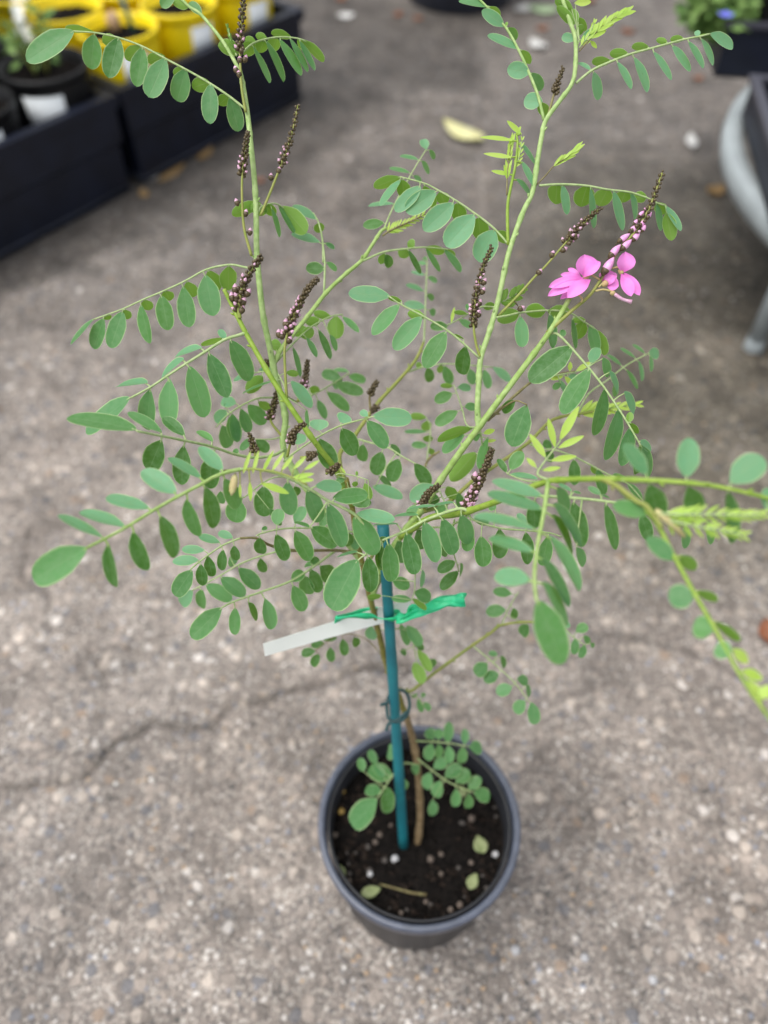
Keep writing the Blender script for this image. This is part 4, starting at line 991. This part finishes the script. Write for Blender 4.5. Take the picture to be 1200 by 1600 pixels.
# ------------------------------------------------------------------ label, tape and wire on the stake
def quad_plate(name, corners, th, mat):
    a, b, c, d = corners; nrm = (b - a).cross(d - a).normalized(); n, m = 10, 2; top, bot = [], []
    for i in range(n + 1):
        for j in range(m + 1):
            u, v = i / n, j / m; p = (a.lerp(b, u)).lerp(d.lerp(c, u), v) + nrm * (.0006 * math.sin(math.pi * u))
            top.append(p + nrm * th / 2); bot.append(p - nrm * th / 2)
    K = m + 1; o = len(top); fs = []
    for i in range(n):
        for j in range(m):
            q = i * K + j; fs += [(q, q + K, q + K + 1, q + 1), (o + q, o + q + 1, o + q + K + 1, o + q + K)]
    ring = list(range(K)) + [i * K + m for i in range(1, n + 1)] + [n * K + j for j in range(m - 1, -1, -1)] + [i * K for i in range(n - 1, 0, -1)]
    for x, y in zip(ring, ring[1:] + ring[:1]): fs.append((x, y, o + y, o + x))
    mb = MB(); mb.add(top + bot, fs); return mb.build(name, mat, smooth=False)
tg = quad_plate('plant_label', (P(411, 1006, .462), P(642, 935, .487), P(640, 962, .490), P(414, 1025, .464)), .0007, M_tag)
tag(tg, 'white plastic plant label strip tied to the stem below the leaves', 'label')
tape = empty('tie_tape', stake_pt(968)); tag(tape, 'bright green plastic tape tying the stem and label to the stake', 'tape')
zs = (stake_pt(968) - CP).dot(FW)
front = [(524, 968, .466), (545, 964, .466), (566, 962, .4665), (584, 964, .4705), (598, 967, zs - .006), (612, 968, zs - .0062), (624, 966, zs - .003)]
back = [(624, 966, zs - .003), (621, 958, zs + .005), (606, 955, zs + .0075), (590, 953, .486), (570, 955, .487), (545, 962, .482), (524, 968, .466)]
tail = [(620, 967, zs - .004), (634, 963, zs - .006), (650, 955, zs - .009), (665, 951, zs - .011), (682, 943, zs - .013), (700, 938, zs - .014), (714, 938, zs - .015), (726, 937, zs - .016)]
for nm, q, ww, tw_ in (('loop', front, .0048, 0.5), ('loop', back, .0050, .2), ('tail', tail, .0078, 2.2)):
    sm = smooth_path(q, 6); m = len(sm) - 1; mb = MB()
    ribbon(mb, [P(*x) for x in sm], [ww * (1 + .08 * math.sin(i * .5)) for i in range(m + 1)], [tw_ * i / m + .3 * math.sin(i * .35) for i in range(m + 1)])
    if nm == 'tail': ribbon(mb, [P(x[0], x[1] - 2 + 3 * math.sin(i * .45), x[2] + .001) for i, x in enumerate(sm)], [ww * .7 * (1 + .2 * math.sin(i * .8)) for i in range(m + 1)], [2.4 + 1.5 * math.sin(i * .3) for i in range(m + 1)])
    if nm == 'tail': ribbon(mb, [P(x[0], x[1] + 2, x[2] - .001) for x in sm], [ww * .8 * (1 + .1 * math.sin(i * .6)) for i in range(m + 1)], [1.2 + tw_ * .8 * i / m for i in range(m + 1)])
    mb.build(nm, M_tape, tape)
kb = P(626, 966, zs - .004); mb = MB(); mb.blob(kb - RT * .0035, RT * .007, .0034, 8, 6); mb.build('knot', M_tape, tape)

wire = empty('wire_tie', stake_pt(1100)); tag(wire, 'dark green wire tie looped round stake and stem above the pot', 'wire tie')
zs = (stake_pt(1100) - CP).dot(FW)
lp = [(604, 1102, zs - .002), (607, 1122, zs - .006), (620, 1128, zs - .007), (634, 1120, zs - .005), (640, 1100, zs), (634, 1082, zs + .010), (620, 1078, zs + .012), (608, 1086, zs + .006), (604, 1102, zs - .002)]
sm = smooth_path(lp, 6); mb = MB(); mb.tube([P(*x) for x in sm], .0011, 7); mb.build('loop', M_wire, wire)
for q in ([(594, 1102, zs - .004), (604, 1098, zs - .003), (614, 1090, zs - .005)], [(603, 1142, zs - .010), (608, 1130, zs - .008), (622, 1124, zs - .007), (636, 1112, zs - .005)]):
    mb = MB(); mb.tube([P(*x) for x in smooth_path(q, 5)], .0011, 7); mb.build('wire_end', M_wire, wire)

# ------------------------------------------------------------------ background: crates of pots on the left
M_crate = pmat('crate_black', (0.0055, 0.0082, 0.0190), 0.45, 0.4, noise=.25, nscale=25, bump=.05)
M_yel = pmat('pot_yellow', (0.93, 0.71, 0.003), 0.4, 0.5, noise=.08, nscale=30)
M_blk = pmat('pot_black_plain', (0.0075, 0.0075, 0.0085), 0.45, 0.4, noise=.2, nscale=40)
def lab_mat():
    m, n, l, b = newmat('label_paper')
    tc = n.new('ShaderNodeTexCoord'); wv = n.new('ShaderNodeTexWave'); wv.bands_direction = 'Z'; wv.inputs['Scale'].default_value = 48; wv.inputs['Distortion'].default_value = 1.5
    l.new(tc.outputs['Object'], wv.inputs['Vector'])
    l.new(mixc(n, l, maprange(n, l, wv.outputs['Fac'], .75, .95, 0, .35), (0.74, 0.78, 0.80), (0.42, 0.45, 0.47)), b.inputs['Base Color'])
    b.inputs['Roughness'].default_value = .6
    return m
M_lab = lab_mat()
E0 = Vector((-0.4240, 1.325, 0)); EX = Vector((0.617, 0.787, 0)).normalized(); EY = Vector((-EX.y, EX.x, 0))
def cr(a, b, h=0): return E0 + EX * a + EY * b + Vector((0, 0, h))
def crate(a0, a1, depth, h, label):
    o = empty('nursery_crate', cr((a0 + a1) / 2, depth / 2)); tag(o, label, 'crate', 'black crates in a row')
    L = a1 - a0; t = .006
    def wall(nm, p, ux, uy, fl=.012):
        # a wall that leans outwards, with a thick rim and a moulded ledge halfway up
        mb = MB(); p = Vector(p); out = -uy.normalized()
        prof = [(.002, .002), (.004, h * .52), (.009, h * .55), (.010, h - .022), (.015, h - .020), (.016, h), (-.002, h), (-.004, h - .02), (-.006, .010)]
        vs = []
        for s_ in (0, 1):
            for (q, z) in prof: vs.append(p + ux * s_ + out * q + Vector((0, 0, z)) + ux.normalized() * (q * (1 if s_ else -1)))
        n = len(prof); fs = [(i, (i + 1) % n, n + (i + 1) % n, n + i) for i in range(n)] + [tuple(range(n))[::-1], tuple(n + i for i in range(n))]
        mb.add(vs, fs); return mb.build(nm, M_crate, o, smooth=False)
    g = .016
    wall('side_panel', cr(a0 + g, g), EX * (L - 2 * g), EY)
    wall('side_panel', cr(a1 - g, depth - g), -EX * (L - 2 * g), -EY)
    wall('end_panel', cr(a0 + g, depth - g), -EY * (depth - 2 * g), EX)
    wall('end_panel', cr(a1 - g, g), EY * (depth - 2 * g), -EX)
    mb = MB(); mb.box(cr(a0 + .012, .012, .006), EX * (L - .024), EY * (depth - .024), Vector((0, 0, .008))); mb.build('base', M_crate, o)
    return o
crate(-.445, -.003, .44, .165, 'black plastic crate holding black pots and bushy plants')
crate(.002, .445, .44, .168, 'black plastic crate holding the bright yellow pots')

def tub(name, c, r, h, mat, label, cat, group=None, z0=.015, soilmat=True, lbl=None, rimh=.014):
    o = empty(name, (c.x, c.y, z0)); tag(o, label, cat, group); c = Vector((c.x, c.y, 0))
    mb = MB(); mb.lathe(c, [(0, z0 + .003), (r * .74, z0 + .003), (r * .76, z0), (r * .78, z0 + .004), (r * .95, z0 + h - rimh), (r * .945, z0 + h - .002), (r * .92, z0 + h - .004), (r * .74, z0 + .012), (0, z0 + .010)], 40)
    mb.build('pot_wall', mat, o)
    mb = MB(); mb.lathe(c, [(r * .952, z0 + h - rimh), (r * .985, z0 + h - rimh), (r, z0 + h - .002), (r * .985, z0 + h), (r * .95, z0 + h), (r * .93, z0 + h - .004), (r * .925, z0 + h - rimh), (r * .952, z0 + h - rimh)], 40)
    mb.build('rim', mat, o)
    s_ = soil('soil', c, r * .925, z0 + h - .020, 160, o, seed=int(c.x * 900) % 97); s_['kind'] = 'stuff'
    if lbl:
        ang, hw, l0, l1 = lbl; mb = MB(); vs = []; n = 8
        for k in range(n + 1):
            q = ang - hw + 2 * hw * k / n
            for hh in (l0, l1):
                for off in (.0012, .0004):
                    f = (hh - 0.0) / (h - rimh); R = r * (.78 + .17 * f) + off
                    vs.append(c + Vector((math.cos(q) * R, math.sin(q) * R, z0 + hh)))
        fs = []
        for k in range(n):
            a = k * 4; b = a + 4
            fs += [(a, b, b + 2, a + 2), (a + 1, a + 3, b + 3, b + 1), (a, a + 1, b + 1, b), (a + 2, b + 2, b + 3, a + 3)]
        fs += [(0, 2, 3, 1), (n * 4, n * 4 + 1, n * 4 + 3, n * 4 + 2)]
        mb.add(vs, fs); mb.build('paper_label', M_lab, o)
    return o
facing = math.atan2(-1.45, .42)
YP = [(.085, .084, 'front'), (.221, .086, 'front'), (.357, .084, 'front'), (.083, .222, 'mid'), (.219, .222, 'mid'), (.356, .222, 'mid'), (.085, .358, 'back'), (.222, .358, 'back')]
for i, (a, b, row) in enumerate(YP):
    c = cr(a, b)
    lab = {0: 'bright yellow pot at the near corner of the crate next to the black pots', 1: 'bright yellow pot in the front row between two yellow pots', 2: 'bright yellow pot at the open end of the crate',
           3: 'yellow pot in the second row beside the leafy plants', 4: 'yellow pot in the second row holding a teal stake'}.get(i, 'yellow pot at the rear of the crate partly out of view')
    tub('yellow_pot', c, .0665, .205, M_yel, lab, 'pot', 'yellow pots in the crate', .015, lbl=(facing + (.28 if i == 0 else .50), .34, .128, .184) if row == 'front' else None)
for (a, b, lab) in ((.228, .236, 'thin teal stake standing in a second row yellow pot'), (.112, .085, 'thin teal stake standing in the corner yellow pot')):
    c = cr(a + .012, b + .01); mb = MB(); mb.tube([c + Vector((0, 0, .195)), c + Vector((-.012, .006, .33 if b > .2 else .26))], .004, 10)
    tag(mb.build('thin_stake', M_stake), lab, 'stake')
# cut stump in the corner yellow pot
c = cr(.105, .12); mb = MB(); mb.blob(c + Vector((0, 0, .196)), (.0, .0, .035), .012, 8, 5); tag(mb.build('cut_stump', pmat('cut_wood', (0.50, 0.34, 0.22), .8, .2, noise=.2)), 'pale cut stem stump in the corner yellow pot', 'stump')

M_fol = pmat('foliage_far', (0.075, 0.16, 0.035), .6, .3, col2=(0.15, 0.25, 0.06), nscale=40)
M_fol2 = pmat('foliage_far_light', (0.13, 0.24, 0.06), .6, .3, col2=(0.20, 0.30, 0.09), nscale=60)
def bush(name, c, z0, H, R, n, size, label, seed, fl=None, stems=7, cat='plant'):
    r_ = random.Random(seed); o = empty(name, (c.x, c.y, z0)); tag(o, label, cat)
    st = MB(); tips = []
    for i in range(stems):
        a = r_.uniform(0, 6.28); rr = R * r_.uniform(.2, .9); top = Vector((c.x + math.cos(a) * rr, c.y + math.sin(a) * rr, z0 + H * r_.uniform(.6, 1)))
        b = Vector((c.x + math.cos(a) * .01, c.y + math.sin(a) * .01, z0)); mid = b.lerp(top, .5) + Vector((0, 0, H * .12))
        pts = [Vector(q) for q in smooth_path([tuple(b), tuple(mid), tuple(top)], 5)]
        st.tube(pts, [.0018 - .0011 * k / (len(pts) - 1) for k in range(len(pts))], 6); tips.append(pts)
    st.build('stems', M_stem_olive, o)
    fo = MB()
    for i in range(n):
        pts = r_.choice(tips); p = pts[r_.randrange(2, len(pts))] + Vector((r_.gauss(0, .12), r_.gauss(0, .12), r_.gauss(0, .10))) * R
        d = Vector((r_.uniform(-1, 1), r_.uniform(-1, 1), r_.uniform(-.4, .7))).normalized(); L = size * r_.uniform(.6, 1.3); s_ = d.orthogonal().normalized() * (L * .22)
        u = Vector((0, 0, 1)); nn = d.cross(s_).normalized() * (L * .06)
        fo.add([p, p + d * L * .5 + s_ + nn, p + d * L, p + d * L * .5 - s_ + nn, p + d * L * .5], [(0, 1, 4), (1, 2, 4), (2, 3, 4), (3, 0, 4)], r_.choice((0, 0, 1)))
    f = fo.build('foliage', [M_fol, M_fol2], o, smooth=False); f['kind'] = 'stuff'
    for (px, py, h) in (fl or []):
        q = G(px, py, h); mb = MB()
        for k in range(5):
            a = k * 1.2566; d = Vector((math.cos(a), math.sin(a), .35)) * .011; e = Vector((-math.sin(a), math.cos(a), 0)) * .006
            mb.add([q, q + d * .6 + e, q + d, q + d * .6 - e], [(0, 1, 2), (0, 2, 3)])
        mb.build('blossom', M_purp, o)
    return o
M_purp = pmat('blossom_violet', (0.13, 0.14, 0.60), .5, .3)
bp = Vector((-.536, 1.338, 0)); tub('black_pot', bp, .0695, .190, M_blk, 'black pot with a square white paper label standing in the crate', 'pot', 'black pots in the crate', .015, lbl=(facing - .16, .48, .100, .166))
bush('young_shrub', Vector((bp.x - .01, bp.y + .01, 0)),   .186, .09, .05, 60, .020, 'small dark leafy plant growing in the labelled black pot', 5)
bp2 = cr(-.200, .10); tub('black_pot', bp2, .070, .178, M_blk, 'black pot with a narrow white label beside the square labelled pot', 'pot', 'black pots in the crate', .015, lbl=(facing + .50, .20, .085, .155))
for i, (a, b) in enumerate(((-.085, .245), (-.225, .24), (-.085, .375))):
    q = cr(a, b); tub('black_pot', q, .066, .175, M_blk, 'plain black pot in the rear rows of the crate under bushy green plants', 'pot', 'rear black pots in the crate', .015)
    bush('leafy_plant', q, .17, (.22, .2, .26)[i], .085, 420, .030, ('bushy olive green plant behind the labelled black pot', 'dense green plant at the outer side of the black crate', 'tall bushy plant at the back corner of the black crate')[i], 20 + i)
# white plastic tag standing in the bushy plant
mb = MB(); vs = []; t0 = P(52, 82, 1.36); t1 = P(38, -45, 1.40)
for k in range(7):
    h = k / 6; p = t0.lerp(t1, h) + RT * (-.014 * math.sin(h * 3.0))
    ww = .012 if k > 0 else .005
    for sx in (-1, 1):
        for sy in (-1, 1): vs.append(p + Vector((ww * sx, .010 * sx + .0005 * sy, 0)))
fs = [(0, 1, 3, 2), (24, 26, 27, 25)]
for k in range(6):
    a = k * 4; b = a + 4; fs += [(a, b, b + 1, a + 1), (a + 2, a + 3, b + 3, b + 2), (a, a + 2, b + 2, b), (a + 1, b + 1, b + 3, a + 3)]
mb.add(vs, fs); tag(mb.build('plant_tag', M_tag), 'tall white plastic tag standing among the bushy plants in the crate', 'tag')

# ------------------------------------------------------------------ grey round table on the right
M_tab = pmat('table_grey', (0.30, 0.335, 0.345), 0.45, 0.5, noise=.12, nscale=18)
M_tabtop = pmat('table_top_grey', (0.18, 0.17, 0.16), 0.7, 0.3, noise=.2, nscale=30)
TC = Vector((.880, .972, 0)); TR = .432; TZ = .215
tb = empty('round_table', TC); tag(tb, 'low round light grey table with straight legs carrying black trays', 'table')
mb = MB(); mb.lathe(TC, [(TR - .026, TZ - .004), (TR - .022, TZ + .004), (TR - .006, TZ + .005), (TR, TZ), (TR + .001, TZ - .014), (TR - .003, TZ - .028), (TR - .010, TZ - .030), (TR - .022, TZ - .014), (TR - .026, TZ - .004)], 96); mb.build('edge_band', M_tab, tb)
mb = MB(); mb.lathe(TC, [(0, TZ - .005), (TR - .024, TZ - .005), (TR - .024, TZ - .013), (0, TZ - .013)], 96); mb.build('table_top', M_tabtop, tb)
fx = G(1176, 545)
lr = math.hypot(fx.x - TC.x, fx.y - TC.y); la = math.atan2(fx.y - TC.y, fx.x - TC.x)
for k in range(4):
    a = la + k * math.pi / 2; d = Vector((math.cos(a), math.sin(a), 0)); p = TC + d * lr
    mb = MB(); mb.tube([p + Vector((0, 0, .016)), p + Vector((0, 0, .1)), p - d * .004 + Vector((0, 0, TZ - .012))], [.0125, .0125, .0125], 6); lg = mb.build('leg', M_tab, tb)
    mb = MB(); mb.lathe(p, [(0, 0), (.0150, 0), (.0152, .002), (.0152, .017), (.0135, .018), (0, .018)], 6); mb.build('foot', M_tab, lg)
def tray(o3, ux, uy, h, label):
    o = empty('seedling_tray', o3); tag(o, label, 'tray', 'black trays on the round table'); t = .005; z = Vector((0, 0, 1)); nx = ux.normalized(); ny = uy.normalized()
    mb = MB(); mb.box(o3, ux, uy, z * .004); mb.build('base', M_blk, o)
    for nm, p, a, b in (('side_panel', o3, ux, ny * t), ('side_panel', o3 + uy - ny * t, ux, ny * t), ('end_panel', o3 + ny * t, nx * t, uy - ny * 2 * t), ('end_panel', o3 + ux - nx * t + ny * t, nx * t, uy - ny * 2 * t)):
        mb = MB(); mb.box(p + z * .003, a, b, z * (h - .006)); mb.build(nm, M_crate, o, smooth=False)
    mb = MB(); e = .006
    for p, a, b in ((o3 - nx * e - ny * e, ux + nx * 2 * e, ny * (t + e + .002)), (o3 + uy - ny * t - ny * .002 - nx * e, ux + nx * 2 * e, ny * (t + e + .002)), (o3 - nx * e + ny * (t + .002), nx * (t + e + .002), uy - ny * 2 * (t + .002)), (o3 + ux - nx * (t + .002) + ny * (t + .002), nx * (t + e + .002), uy - ny * 2 * (t + .002))):
        mb.box(p + z * (h - .004), a, b, z * .006)
    mb.build('rim', pmat('tray_rim', (0.05, 0.05, 0.065), .4, .5), o, smooth=False)
    return o
ex = Vector((.285, -.045, 0)).normalized(); ey = Vector((.045, .285, 0)).normalized()
tray(Vector((.450, .842, TZ + .008)), ex * .34, ey * .285, .050, 'empty black tray at the near side of the grey round table')
tray(Vector((.488, 1.246, TZ + .008)), ex * .34, ey * .26, .072, 'black tray at the far side of the table carrying flowering plants')
q = Vector((.488, 1.246, 0)) + ex * .085 + ey * .062
tub('black_pot', q, .06, .10, M_blk, 'black pot standing in the far tray on the table under green leaves', 'pot', None, TZ + .012)
bush('flowering_plant', Vector((.484, 1.300, 0)), TZ + .045, .060, .085, 520, .028, 'leafy green plant with a violet flower in the tray on the table', 77, [(1133, 26, .325)])

# ------------------------------------------------------------------ large dark pot at the back
c = G(722, 24); c = Vector((c.x, c.y + .125, 0))
M_dark = pmat('pot_slate', (0.022, 0.026, 0.040), .4, .5, noise=.2, nscale=20)
tub('large_pot', c, .165, .24, M_dark, 'large dark slate coloured pot standing on the far concrete', 'pot', None, 0.0, rimh=.025)
